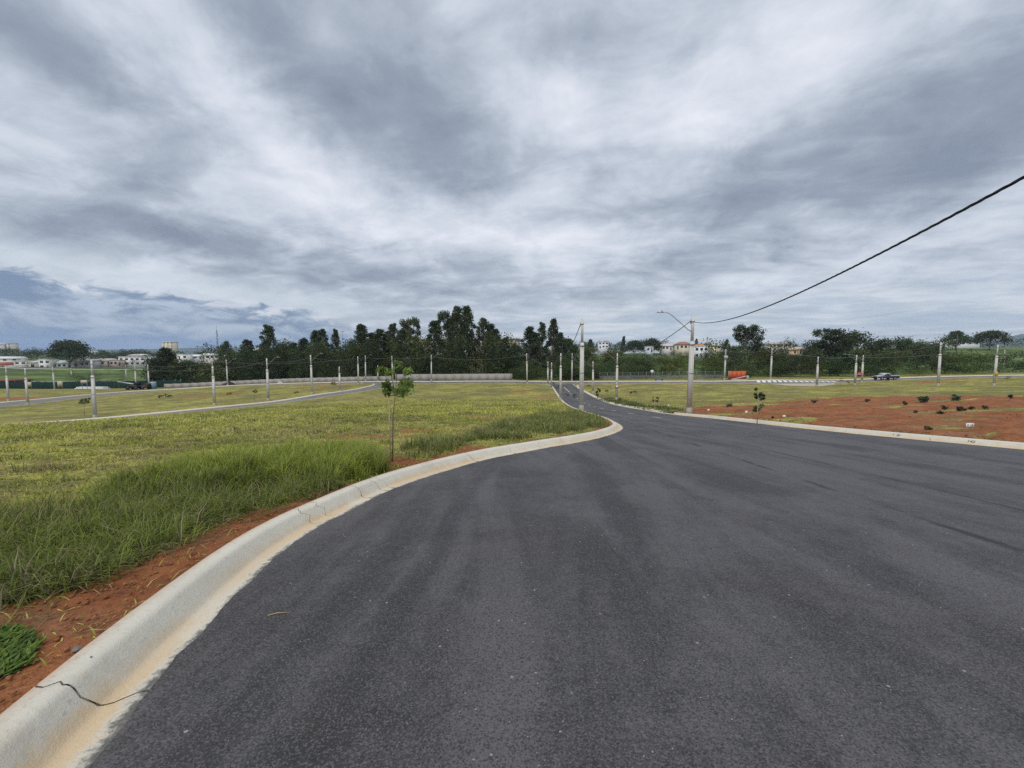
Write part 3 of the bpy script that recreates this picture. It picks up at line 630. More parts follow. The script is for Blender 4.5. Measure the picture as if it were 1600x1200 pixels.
def plant(pr, x, y, H, W, label, cat='tree', name='tree', group=None, z=None):
    z = h1(x, y) + .08 if z is None else z
    o = thing(name, label, cat, (x, y, z), rng.random() * 6.28, group)
    o.scale = (W / pr['W'], W / pr['W'], H / pr['H'])
    for k in ('trunk', 'crown'):
        c = bpy.data.objects.new(k, pr[k]); COL.objects.link(c); c.parent = o
    return o
def tree(px, ytop, wpx, dep, kind, var, label, name='tree', group='trees beyond the lots'):
    x, y = xdep(px, dep); z = h1(x, y) + .08
    return plant(PROTO[kind][var], x, y, ztop(ytop, dep) - z, wpx / F * dep, label, 'tree', name, group, z)

# ------------------------------------------------------------------ far hills
def ridge(name, pts, dep, col, th=900):
    """pts (px, py) of a skyline; a rounded ridge body at that distance"""
    m_ = simple(name + '_cover', col, .95, .05, var=.25, scale=.004)
    qx = np.linspace(pts[0][0], pts[-1][0], 90); qy = np.interp(qx, [p[0] for p in pts], [p[1] for p in pts])
    X = (qx - 800) / F * dep; Zt = np.array([ztop(v, dep) for v in qy]); Zt += (fbm(X * .004, X * 0 + 3, 5, 3) - .5) * 36 * np.clip((Zt - 20) / 150, 0, 1)
    prof = [(-1.0, 0), (-.75, .12), (-.5, .38), (-.25, .75), (0, 1), (.3, .85), (.7, .4), (1.1, 0)]; V = []
    for d, k in prof:
        dd = dep + d * th; zz = -12 + (Zt + 12) * k; zz = zz + (fbm(X * .006 + 9, X * 0 + d * 4, 4, 5) - .5) * 36 * k * (k < .99)
        V.append(np.c_[X * dd / dep, np.full(len(X), dd), np.maximum(zz, -12)])
    V = np.array(V); m2, n2_ = V.shape[:2]; i, j = np.meshgrid(np.arange(m2 - 1), np.arange(n2_ - 1), indexing='ij'); a = (i * n2_ + j).ravel()
    return tag(mk(name, V.reshape(-1, 3), np.c_[a, a + 1, a + n2_ + 1, a + n2_], m_, None, None, True), kind='structure')
ridge('hills', [(1440, 540), (1500, 529), (1512, 524), (1525, 530), (1555, 531), (1575, 524), (1590, 520), (1610, 521), (1650, 528), (1700, 535), (1800, 545)], 3300, (.05, .08, .075))
ridge('hills', [(-150, 551), (-60, 546), (60, 548), (170, 546), (300, 544), (420, 543), (520, 547), (640, 552)], 4200, (.05, .08, .08), 700)

def ribbon(name, pts, w, m):
    L = resample([xdep(px, d) for px, d in pts], 4.0); nn = normals(L, 1); a, b = L - nn * w / 2, L + nn * w / 2; n = len(L); i = np.arange(n - 1)
    return tag(mk(name, np.vstack([np.c_[a, hh(a[:, 0], a[:, 1]) + .32], np.c_[b, hh(b[:, 0], b[:, 1]) + .32]]), np.c_[i + n, i + n + 1, i + 1, i], m), kind='structure')
ribbon('far_road', [(-60, 262), (40, 262), (120, 268), (200, 285), (250, 300)], 11, simple('far_road_grey', (.34, .33, .32), .9, .1, var=.1, scale=.05))
ribbon('path', [(-60, 160), (60, 165), (130, 178), (165, 190)], 5, simple('path_earth', (.33, .28, .23), .9, .1, var=.2, scale=.1))
# ------------------------------------------------------------------ houses
def house(label, px0, px1, ytop, ybase, dep, wall, roofc, roof='gable', storeys=1, wins=3, name='house', cat='house', group='houses beyond the fields', depth_=8.0, door=True, base=None, band=None):
    x0, x1 = (px0 - 800) / F * dep, (px1 - 800) / F * dep; cx = (x0 + x1) / 2; w = x1 - x0
    zb = ztop(ybase, dep); zt = ztop(ytop, dep); zg = min(zb, h1(cx, dep) + .1)
    o = thing(name, label, cat, (cx, dep, zb), math.atan2(cx, dep) * -0.35 + (random.random() - .5) * .12, group)
    Ht = zt - zb; rh = {'gable': .36, 'hip': .36, 'shed': .22, 'flat': .10}[roof] * Ht if storeys == 1 else {'gable': .24, 'hip': .24, 'shed': .15, 'flat': .07}[roof] * Ht
    wh = Ht - rh; D = depth_
    WM = simple('plaster_%d_%d_%d' % tuple(int(c * 100) for c in wall), wall, .85, .2, var=.07, scale=.8, dirt=tuple(c * .8 for c in wall))
    RM = simple('roof_%d_%d_%d' % tuple(int(c * 100) for c in roofc), roofc, .8, .2, var=.2, scale=1.4)
    GL = simple('window_glass', (.03, .035, .04), .15, .5, var=.1); FR = simple('window_frame', (.5, .5, .5), .6, .3)
    g = G(); g.box((0, 0, (wh + (zg - 3 - zb)) / 2), (w, D, wh - (zg - 3 - zb)))
    wl = g.build('wall', WM, o)
    e = .45; g = G(); X, Y = w / 2 + e, D / 2 + e
    if roof == 'gable': g.add([(-X, -Y, wh), (X, -Y, wh), (X, Y, wh), (-X, Y, wh), (-X, 0, wh + rh), (X, 0, wh + rh), (-X, -Y, wh - .2), (X, -Y, wh - .2), (X, Y, wh - .2), (-X, Y, wh - .2)], [(0, 1, 5, 4), (2, 3, 4, 5), (0, 4, 3), (1, 2, 5), (6, 7, 1, 0), (7, 8, 2, 1), (8, 9, 3, 2), (9, 6, 0, 3), (9, 8, 7, 6)])
    elif roof == 'hip': 
        k = max(.2, X - Y * .9); g.add([(-X, -Y, wh), (X, -Y, wh), (X, Y, wh), (-X, Y, wh), (-k, 0, wh + rh), (k, 0, wh + rh), (-X, -Y, wh - .2), (X, -Y, wh - .2), (X, Y, wh - .2), (-X, Y, wh - .2)], [(0, 1, 5, 4), (2, 3, 4, 5), (3, 0, 4), (1, 2, 5), (6, 7, 1, 0), (7, 8, 2, 1), (8, 9, 3, 2), (9, 6, 0, 3), (9, 8, 7, 6)])
    elif roof == 'shed': g.add([(-X, -Y, wh), (X, -Y, wh), (X, Y, wh + rh), (-X, Y, wh + rh), (-X, -Y, wh - .15), (X, -Y, wh - .15), (X, Y, wh - .15), (-X, Y, wh - .15)], [(0, 1, 2, 3), (4, 5, 1, 0), (5, 6, 2, 1), (6, 7, 3, 2), (7, 4, 0, 3), (7, 6, 5, 4)])
    else:
        g.box((0, 0, wh + rh / 2), (w + .3, D + .3, rh))
    rf = g.build('roof', RM, o)
    sh = wh / storeys; n = wins; dk = random.randrange(n) if door else -1
    for st in range(storeys):
        for i in range(n):
            wx = -w / 2 + w * (i + .5) / n; ww = min(1.8, w / n * .55); wz = sh * (st + .56); hh_ = sh * .42
            if st == 0 and i == dk:
                G().box((wx, -D / 2 - .02, sh * .36), (1.0, .08, sh * .72)).build('door', simple('dark_door', (.12, .08, .06), .6, .3), o); continue
            fr = G().box((wx, -D / 2 - .02, wz), (ww + .16, .10, hh_ + .16)).build('window', FR, o)
            G().box((wx, -D / 2 - .055, wz), (ww, .06, hh_)).build('pane', GL, fr)
    if band: G().box((0, -D / 2 - .09, wh * .5), (w * .98, .18, wh * .08)).build('ledge', RM, o)
    return o
WHT = (.70, .70, .69); CRM = (.60, .53, .42); TIL = (.32, .13, .075); GRY = (.40, .40, .41); MAU = (.48, .44, .44); RED = (.34, .08, .06); ORG = (.52, .24, .11)
H_ = [
 ('pair of grey-white house volumes at the far left with dark upper windows', 0, 33, 557, 570, 300, (.62, .64, .62), (.62, .64, .62), 'gable', 2, 3),
 ('low house under a dull red roof at the left edge', -6, 16, 566, 576, 285, (.6, .58, .55), RED, 'gable', 1, 2),
 ('low white house in front, right of the red-roofed house', 18, 34, 571, 578, 280, WHT, (.6, .6, .6), 'flat', 1, 2),
 ('beige boxy house with flat roof, left of the pale gable', 33, 48, 563, 577, 288, (.55, .52, .45), (.5, .5, .46), 'flat', 2, 2),
 ('pale beige house with a steep sloping roof beside the white tall house', 47, 61, 563, 577, 290, (.56, .53, .47), (.6, .58, .52), 'shed', 1, 2),
 ('tall white house with flat top between two lower white houses', 71, 85, 561, 576, 290, WHT, (.74, .74, .72), 'flat', 2, 2),
 ('long white house with a wide pale sheet roof in the left row', 86, 115, 563, 575, 295, WHT, (.55, .62, .60), 'gable', 1, 5),
 ('mauve-grey house with low gable right of the long white house', 116, 134, 563, 574, 300, MAU, (.5, .47, .46), 'gable', 1, 3),
 ('mauve house with shaded front and pale lean-to roof', 134, 151, 561, 573, 302, (.50, .47, .47), (.62, .6, .57), 'shed', 1, 3),
 ('cream house with a low tiled roof behind the leaning front pole', 152, 167, 560, 571, 312, CRM, (.46, .36, .30), 'hip', 1, 3),
 ('white house with dark side wing in the left row', 168, 179, 560, 571, 318, WHT, GRY, 'gable', 1, 2),
 ('pinkish house under construction beside the white rows', 179, 194, 562, 571, 318, (.48, .38, .34), (.5, .42, .38), 'flat', 1, 3),
 ('big white two-storey house with pale grey flat roofs left of the dark tree', 196, 238, 557, 571, 325, (.66, .65, .66), (.60, .59, .60), 'flat', 2, 6),
 ('white house with long low roof behind the big two-storey white house', 208, 232, 553, 559, 360, WHT, (.6, .58, .55), 'hip', 1, 4),
 ('small grey-green house roofed white under the big round tree', 131, 151, 548, 557, 420, (.5, .54, .52), (.62, .66, .64), 'gable', 1, 3),
 ('white house with a flat white roof showing above the bushes', 283, 297, 553, 562, 330, WHT, WHT, 'flat', 1, 2),
 ('white low house right of the flat-roofed white one above bushes', 301, 320, 554, 561, 340, WHT, (.7, .7, .68), 'gable', 1, 3),
 ('row house with pale wavy roofs left of the thin eucalyptus', 322, 345, 552, 561, 335, (.6, .58, .55), (.62, .60, .57), 'gable', 1, 4),
 ('pale house half hidden behind trees under the lattice mast', 345, 362, 553, 562, 345, (.62, .6, .58), (.64, .62, .6), 'hip', 1, 2),
 ('white block seen through the gap between eucalyptus trees', 457, 470, 543, 562, 210, (.68, .70, .72), WHT, 'flat', 2, 2),
 ('small white wall and roof peeking out low between eucalyptus trunks', 398, 410, 543, 556, 260, WHT, (.66, .66, .64), 'gable', 1, 2),
 ('white modern two-storey house with black window bands on the right hill', 1082, 1102, 540, 560, 278, (.72, .73, .75), (.72, .73, .75), 'flat', 2, 3),
 ('low white annex beside the modern white house on the hill', 1102, 1111, 552, 561, 277, (.66, .66, .66), (.6, .6, .6), 'flat', 1, 1),
 ('cream hillside house with wide red-brown roof left of the near pole', 1054, 1077, 534, 546, 310, CRM, (.30, .15, .10), 'hip', 1, 4),
 ('long white villa at the far end left of the cream house', 1032, 1053, 537, 547, 320, (.62, .60, .58), (.55, .5, .46), 'gable', 1, 4),
 ('orange-roofed house rising behind the modern white house', 1086, 1106, 536, 544, 315, (.62, .46, .30), ORG, 'hip', 1, 3),
 ('pale yellow-green house right of the orange roof', 1106, 1121, 537, 546, 318, (.60, .58, .42), (.55, .52, .42), 'gable', 1, 3),
 ('white two-storey house among trees on the hill above the main road', 934, 949, 534, 544, 330, (.66, .66, .68), (.5, .5, .5), 'flat', 2, 3),
 ('small white house at the foot of the hilltop trees', 1008, 1018, 541, 550, 300, (.56, .58, .64), (.5, .52, .56), 'flat', 1, 2),
 ('grey-roofed house left of centre in the right tree gap', 1197, 1213, 535, 543, 300, (.56, .53, .5), (.36, .33, .32), 'gable', 1, 3),
 ('brown-grey roofed house right of the grey-roofed one', 1213, 1231, 534, 543, 306, (.55, .5, .46), (.33, .27, .25), 'hip', 1, 3),
 ('peach gabled house sunk in the dark trees', 1232, 1240, 543, 552, 230, (.58, .42, .30), (.5, .36, .27), 'gable', 1, 1),
 ('second peach gable, the right one of the pair in the dark trees', 1240, 1249, 542, 552, 230, (.60, .46, .34), (.52, .40, .30), 'gable', 1, 1)]
for a in H_: house(*a)
house('long low shed on the far right hill with white roof and orange end', 1466, 1514, 533.5, 539.5, 345, (.64, .64, .66), (.70, .70, .72), 'shed', 1, 6, 'shed', 'shed', None, 9)
house('orange end block of the long white-roofed shed', 1514.3, 1520, 534.0, 539.5, 344, (.52, .20, .12), (.5, .18, .10), 'flat', 1, 1, 'shed', 'shed', None, 9)
house('long beige warehouse roof line rising behind the tall eucalyptus', 648, 812, 526, 552, 215, (.50, .44, .38), (.44, .40, .36), 'shed', 1, 0, 'warehouse', 'warehouse', None, 30, False)
house('pale many-windowed apartment block at the far left, left one of two', -4, 8, 538, 556, 640, (.62, .60, .62), (.6, .6, .6), 'flat', 6, 3, 'apartment_block', 'apartment block', 'distant apartment blocks', 14)
house('cream apartment block right beside the left-edge block', 9, 24, 536, 556, 650, (.60, .56, .50), (.6, .58, .55), 'flat', 6, 4, 'apartment_block', 'apartment block', 'distant apartment blocks', 14)
house('distant yellow tower block above the dark left tree', 261, 276, 534, 556, 700, (.60, .55, .42), (.56, .52, .42), 'flat', 8, 3, 'apartment_block', 'apartment block', 'distant apartment blocks', 14)

# ------------------------------------------------------------------ walls and fences in the distance
def along(P, step):
    return resample(P, step)
PANEL = simple('precast_panel', (.33, .31, .29), .9, .1, var=.25, scale=.7, dirt=(.22, .19, .17))
def panel_wall(P, H, label, step=2.5, m=PANEL, group=None):
    L = along(P, step); c = L[len(L) // 2]; o = thing('concrete_wall', label, 'wall', (c[0], c[1], h1(*c)), 0, group)
    pm = G().box((0, 0, H / 2 - .2), (step - .10, .06, H + .4)).build('concrete_panel', m, o); pm.hide_render = False
    po = G().box((0, 0, H / 2 - .2), (.14, .16, H + .55)).build('post', CONC2, o)
    first = [True, True]
    for i in range(len(L)):
        z = h1(*L[i]) + .05
        p = po if first[1] else po.copy()
        if not first[1]: COL.objects.link(p); p.parent = o
        first[1] = False; p.location = (L[i][0] - c[0], L[i][1] - c[1], z - o.location.z)
        if i < len(L) - 1:
            mid = (L[i] + L[i + 1]) / 2; d = L[i + 1] - L[i]; z2 = h1(*mid) + .05
            q = pm if first[0] else pm.copy()
            if not first[0]: COL.objects.link(q); q.parent = o
            first[0] = False; q.location = (mid[0] - c[0], mid[1] - c[1], z2 - o.location.z); q.rotation_euler = (0, 0, math.atan2(d[1], d[0])); q.scale.x = math.hypot(*d) / step
    return o
panel_wall([(-108, 121), (-96, 122.5), (-80, 121), (-62, 118.5), (-46, 115.5), (-35, 114)], 1.35, 'long low grey panel wall behind the left ring road')
panel_wall([(-34, 114), (-20, 112.5), (-6, 110), (0, 109)], 1.95, 'taller weathered panel wall at the foot of the tall eucalyptus')
# dark green screen fence
def screen_fence():
    L = along([(-186, 128), (-168, 129.2), (-140, 129.8), (-121, 124), (-108, 127)], 3.0); c = L[len(L) // 2]
    o = thing('screen_fence', 'long dark green screened fence across the left', 'fence', (c[0], c[1], h1(*c)))
    gm = simple('green_screen_cloth', (.012, .032, .028), .9, .1, var=.35, scale=.6)
    po = G().box((0, 0, 1.2), (.09, .09, 2.7)).build('post', STEEL, o)
    for i in range(len(L)):
        z = h1(*L[i]) + .05 - o.location.z
        p = po if i == 0 else po.copy()
        if i: COL.objects.link(p); p.parent = o
        p.location = (L[i][0] - c[0], L[i][1] - c[1], z)
        if i < len(L) - 1:
            a, b = L[i], L[i + 1]; V = []; n = 7
            nrm_ = np.array([-(b - a)[1], (b - a)[0]]) / np.linalg.norm(b - a)
            for th in (-.012, .012):
                for k in range(n):
                    q = a + (b - a) * k / (n - 1) + nrm_ * (.05 * math.sin(k * 1.9 + i) - .07 + th); zz = h1(*q) + .1 - o.location.z
                    V += [(q[0] - c[0], q[1] - c[1], zz), (q[0] - c[0], q[1] - c[1], zz + 2.35 + .05 * math.sin(k + i * 2))]
            f = []
            for s in (0, 1):
                f += [(s * 2 * n + 2 * k, s * 2 * n + 2 * k + 2, s * 2 * n + 2 * k + 3, s * 2 * n + 2 * k + 1)[::(1 if s == 0 else -1)] for k in range(n - 1)]
            f += [(2 * k + 1, 2 * k + 3, 2 * n + 2 * k + 3, 2 * n + 2 * k + 1) for k in range(n - 1)]
            mk('screen_panel', V, f, gm, o)
screen_fence()
def board(px0, px1, y0, y1, dep, m, label, cat='sign', name='notice_board', legs=True, th=.08, text=None, tm=None, ts=.3):
    x, y = xdep((px0 + px1) / 2, dep); w = (px1 - px0) / F * dep; zt, zb = ztop(y0, dep), ztop(y1, dep); zg = h1(x, y) + .08
    o = thing(name, label, cat, (x, y, zg)); G().box((0, 0, (zt + zb) / 2 - zg), (w, th, zt - zb)).build('panel', m, o)
    if legs:
        for s in (-1, 1): G().box((s * w * .38, th, (zb - zg) / 2 + (zt - zb) * .3), (.09, .07, zb - zg + (zt - zb) * .6 + .3)).build('leg', STEEL, o)
    if text: textpart(text, o, (0, -th / 2 - .006, (zt + zb) / 2 - zg), ts, tm)
    return o
def textpart(s, parent, loc, size, m, rot=(math.pi / 2, 0, 0), name='lettering'):
    cu = bpy.data.curves.new(name, 'FONT'); cu.body = s; cu.size = size; cu.align_x = 'CENTER'; cu.align_y = 'CENTER'; cu.extrude = .002
    t_ = bpy.data.objects.new(name, cu); COL.objects.link(t_); dg = bpy.context.evaluated_depsgraph_get()
    me = bpy.data.meshes.new_from_object(t_.evaluated_get(dg)); bpy.data.objects.remove(t_)
    o = bpy.data.objects.new(name, me); COL.objects.link(o); me.materials.clear(); me.materials.append(m); o.parent = parent; o.location = loc; o.rotation_euler = rot; return o
BEI = simple('beige_board', (.50, .47, .36), .8, .2, var=.12)
board(39, 47, 597, 604, 124, BEI, 'beige board against the green fence, left one of three', 'board')
board(88, 96, 595.5, 604, 124, BEI, 'beige board against the green fence, middle one of three', 'board')
board(125, 135, 594, 599, 122, BEI, 'small beige board on the green fence beside the front left pole', 'board')
# metal fence on the right of the main road
def bar_fence():
    L = along([(24, 106.5), (34, 103.5), (44, 98.5), (52, 95.2)], 2.0); c = L[len(L) // 2]
    o = thing('metal_fence', 'grey metal fence behind the cross road, left of the orange hoarding', 'fence', (c[0], c[1], h1(*c)))
    FM = simple('fence_grey', (.20, .215, .235), .6, .3); po = G().box((0, 0, .95), (.08, .08, 2.3)).build('post', FM, o)
    bars = G(); 
    for i in range(len(L)):
        z = h1(*L[i]) + .1 - o.location.z; p = po if i == 0 else po.copy()
        if i: COL.objects.link(p); p.parent = o
        p.location = (L[i][0] - c[0], L[i][1] - c[1], z)
        if i < len(L) - 1:
            a, b = L[i], L[i + 1]; d = b - a; rz = math.atan2(d[1], d[0]); mid = (a + b) / 2 - c; zm = h1(*((a + b) / 2)) + .1 - o.location.z
            for hz in (.12, 1.1, 2.0): G().box((mid[0], mid[1], zm + hz), (np.linalg.norm(d) - .08, .04, .05), rz).build('rail', FM, o)
            for k in range(1, 14):
                q = a + d * k / 14 - c; bars.box((q[0], q[1], zm + .6), (.055, .03, .95), rz)
            for hz in (1.3, 1.5, 1.7, 1.85): bars.box((mid[0], mid[1], zm + hz), (np.linalg.norm(d), .02, .022), rz)
    tag(bars.build('bar', FM, o), kind='stuff')
bar_fence()
# ------------------------------------------------------------------ concrete poles
POLE_PARTS = {}
def pole_proto():
    g = G(); g.add([(-.155, -.12, .40), (.155, -.12, .40), (.155, .12, .40), (-.155, .12, .40), (-.125, -.10, 5.55), (.125, -.10, 5.55), (.125, .10, 5.55), (-.125, .10, 5.55)], [(4, 5, 6, 7), (0, 1, 5, 4), (1, 2, 6, 5), (2, 3, 7, 6), (3, 0, 4, 7), (3, 2, 1, 0)])
    # raised flanges either side of the web
    for s in (-1, 1): g.add([(s * .157 - .028, -.135, .4), (s * .157 + .028, -.135, .4), (s * .157 + .028, .135, .4), (s * .157 - .028, .135, .4), (s * .127 - .024, -.113, 5.5), (s * .127 + .024, -.113, 5.5), (s * .127 + .024, .113, 5.5), (s * .127 - .024, .113, 5.5)], [(4, 5, 6, 7), (0, 1, 5, 4), (1, 2, 6, 5), (2, 3, 7, 6), (3, 0, 4, 7), (3, 2, 1, 0)])
    P = dict(shaft=(g, CONC))
    P['top_section'] = (G().box((0, 0, 6.53), (.195, .15, 1.95), 0, .9), CONC)
    P['base_collar'] = (G().box((0, 0, -.1), (.40, .33, 1.06), 0, .94), CONC2)
    P['clamp'] = (G().box((0, 0, 7.05), (.25, .21, .07)), STEEL)
    P['bracket'] = (G().box((0, -.02, 5.3), (.34, .28, .08)).box((0, 0, 3.1), (.345, .285, .04)), STEEL)
    P['insulator'] = (G().tube([(-.14, 0, 6.95), (-.19, 0, 6.95), (-.21, 0, 6.95)], [.05, .06, .03], 8).tube([(-.17, 0, 6.85), (-.17, 0, 7.2)], .018, 6), simple('porcelain_brown', (.12, .07, .05), .3, .5))
    a = [(-.10, 0, 6.30), (-.35, 0, 6.42), (-1.2, 0, 7.10), (-1.75, 0, 7.52), (-2.0, 0, 7.66), (-2.25, 0, 7.72), (-2.5, 0, 7.73)]
    P['lamp_arm'] = (G().tube(a, [.032, .032, .03, .028, .027, .025, .024], 7), STEEL)
    P['lamp_head'] = (G().box((-2.68, 0, 7.73), (.52, .22, .07), 0, .8).tube([(-2.55, 0, 7.76), (-2.55, 0, 7.90)], .045, 6), STEEL)
    for k, (g_, m_) in P.items():
        o = g_.build(k, m_); COL.objects.unlink(o); POLE_PARTS[k] = o.data
pole_proto()
POLES = {}
def pole(key, px, pb, pt, label, arm=None, dep=None, pos=None, H=None):
    """stands where the sight line to its foot meets the terrain, or at the given depth"""
    if pos is None: x, y = xdep(px, dep)
    else: x, y = pos
    z = h1(x, y) + (LOT if not H else LOT); top = ztop(pt, y) if pt else z + H
    o = thing('utility_pole', label, 'utility pole', (x, y, z), 0.0, 'concrete utility poles')
    o.scale = (.92, .92, (top - z) / 7.5); o.rotation_euler = (R(rng.normal() * .35), R(rng.normal() * .35), 0)
    if dep is None and pos is None: pass
    for k in ('shaft', 'top_section', 'base_collar', 'clamp', 'bracket', 'insulator'):
        c = bpy.data.objects.new(k, POLE_PARTS[k]); COL.objects.link(c); c.parent = o
    for a in (arm if isinstance(arm, (list, tuple)) else [arm] if arm is not None else []):
        r_ = bpy.data.objects.new('lamp_arm', POLE_PARTS['lamp_arm']); COL.objects.link(r_); r_.parent = o; r_.rotation_euler = (0, 0, R(a))
        l_ = bpy.data.objects.new('lamp_head', POLE_PARTS['lamp_head']); COL.objects.link(l_); l_.parent = r_
    POLES[key] = (x, y, z, top); return o
PF = POLE_FEET
def pf(i): return (PF[i][0], PF[i][1])
pole('L1', 149, 0, 563, 'thick concrete pole standing alone at the far edge of the left meadow', None, pos=pf(0))
pole('L2', 18, 0, 573, 'leftmost concrete pole, before the green fence', None, pos=(-108.3, 83.5))
pole('L3', 33, 0, 575, 'concrete pole just right of the leftmost pole, by the near kerb of the ring road', None, pos=(-97.3, 78))
pole('L4', 84, 0, 573, 'concrete pole between the left and middle beige boards', None, pos=(-144, 122.5))
pole('L5', 212, 0, 570, 'concrete pole at the end of the black loader', None, pos=(-113.5, 117.5))
pole('L6', 232, 0, 570, 'concrete pole left of the pale blue toilet cabin', None, pos=(-110.5, 118.5))
pole('L7', 335, 0, 572, 'leaning foremost pole of the tight group of three on the left', None, pos=pf(6))
pole('L8', 336, 0, 562, 'pole standing directly behind the foremost of the three left poles', None, pos=(-81.5, 106.2))
pole('L9', 347, 0, 562, 'rear right pole of the group of three, beside the dark soil heap', 200, pos=(-86.5, 118.5))
pole('L10', 419, 0, 560, 'pole with a lamp arm below the thin tall eucalyptus', 165, pos=pf(9))
pole('L11', 488, 0, 554.6, 'pole with a lamp arm below the white block', 165, pos=pf(10))
pole('L12', 534, 0, 573, 'short pole at the kerb of the left road near its junction', None, pos=(-35.6, 80.5))
pole('C1', 556, 0, 557, 'pole at the near left corner of the cross road junction', None, pos=(-40.6, 103))
pole('C2', 570, 0, 555.5, 'pole right of the junction corner pole, in front of the low wall', 150, pos=(-42.6, 113.5))
pole('S1', 587, 0, 571, 'short distant pole left of the sapling crown', None, pos=(-39.2, 114))
pole('C3', 614, 0, 556, 'pole rising straight behind the sapling crown', None, pos=(-34.3, 112.2))
pole('C4', 672, 0, 554.6, 'pole in front of the taller panel wall, right of the sapling', 160, pos=(-22.7, 109.9))
pole('C5', 824, 0, 552, 'pole on the near side of the cross road above the meadow', None, pos=pf(15))
pole('M1', 864, 0, 565, 'short pole at the far left corner of the main road, left one of two', None, pos=(8.6, 93.2))
pole('M2', 870, 0, 566.6, 'short pole at the far left corner of the main road, right one of two', None, pos=(8.5, 84))
pole('M3', 881, 0, 552, 'pole on the left kerb of the main road behind the small saplings', None, pos=(7.6, 61))
pole('C6', 894, 0, 552, 'pole across the far junction, seen above the end of the main road', None, pos=(16, 104.2))
pole('M4', 908, 0, 497.6, 'big near pole in the tall grass on the left of the main road', None, pos=pf(20))
pole('R1', 928, 0, 565, 'short pole on the right kerb of the main road, far down', 8, pos=(15.7, 75.4))
pole('R2', 967, 0, 552, 'pole with a small round speed sign on the right of the main road', 10, pos=(16.4, 61))
pole('R3', 1077, 0, 493, 'big near pole with a curved lamp arm at the right kerb', 0, pos=pf(23))
pole('X1', 1132, 0, 545.8, 'pole with a meter box beside the orange hoarding', None, pos=(50.6, 92.9))
pole('X2', 1205, 0, 544, 'pole with two short lamp arms right of the orange hoarding', [0, 180], pos=(61.8, 93.2))
pole('X3', 1277, 0, 557.5, 'pole by the white road hatching', None, pos=pf(26))
pole('X4', 1336, 0, 555, 'pole with the red stop sign behind it', 0, pos=pf(27))
pole('X5', 1345, 0, 555, 'pole just right of the stop sign pole', -40, pos=(79.0, 88))
pole('X6', 1466, 0, 535, 'tall pole in the right field left of the long white shed roof', None, pos=pf(29))
pole('X7', 1553, 0, 539, 'right-edge pole with a yellow band and lamp arm', 0, pos=pf(30))
pole('B1', 0, 0, None, 'pole behind the photographer that carries the thick black cable', None, pos=(2.2, -9.0), H=5.6)
pole('F1', 196, 0, 570, 'small far pole in the green field left of the big white house', None, pos=xdep(196.5, 190))
pole('F2', 111, 0, 575, 'tiny far pole in the green field below the long white house', None, pos=xdep(111, 200))
pole('F3', 1568, 0, 547, 'thin far pole behind the right-edge pole', None, pos=xdep(1568, 120))
o = bpy.data.objects  # meter box and bands are parts of their poles
def add_part(key_label, g, name, m):
    r_ = [q for q in COL.objects if q.get('label') == key_label][0]
    p = g.build(name, m, r_); return p
add_part('pole with a meter box beside the orange hoarding', G().box((0, -.22, 5.6), (.9, .3, .75)), 'meter_box', simple('box_grey', (.45, .46, .46), .6))
add_part('right-edge pole with a yellow band and lamp arm', G().box((0.1, -.16, 2.2), (.62, .05, .85), .2), 'warning_plate', simple('sign_yellow', (.62, .38, .03), .6))

# cables --------------------------------------------------------------
def cable(a, b, sag, label, rad=.03, za=-.45, zb=-.45, m=GREYCABLE, twist=False, dx=0.0):
    A, B = POLES[a], POLES[b]; p0 = Vector((A[0] - .15, A[1], A[3] + za)); p1 = Vector((B[0] - .15, B[1], B[3] + zb)); n = 28
    pts = [p0.lerp(p1, k / n) - Vector((0, 0, 4 * sag * (k / n) * (1 - k / n))) for k in range(n + 1)]
    pts = [p - p0 for p in pts]
    g = G()
    if not twist: g.tube(pts, rad, 5)
    else:
        L = (p1 - p0).length; m_ = int(L / .12); P = [Vector((0, 0, 0))] * 0
        for ph in (0, 2.09, 4.19):
            q = []
            for k in range(m_ + 1):
                s = k / m_; c = p0.lerp(p1, s) - Vector((0, 0, 4 * sag * s * (1 - s))) - p0; a_ = s * L / .7 * 6.283 + ph
                side = Vector((1, 0, 0)); q.append(c + side * math.cos(a_) * .0105 + Vector((0, 0, 1)) * math.sin(a_) * .0105)
            g.tube(q, .0115, 6)
    o = g.build('power_cable', m, None, True); o.location = p0
    return tag(o, label, 'cable', 'overhead power cables')
cable('R3', 'B1', 1.70, 'thick black twisted cable sagging across the sky to the right', m=RUBBER, twist=True, za=-.42, zb=-.62)
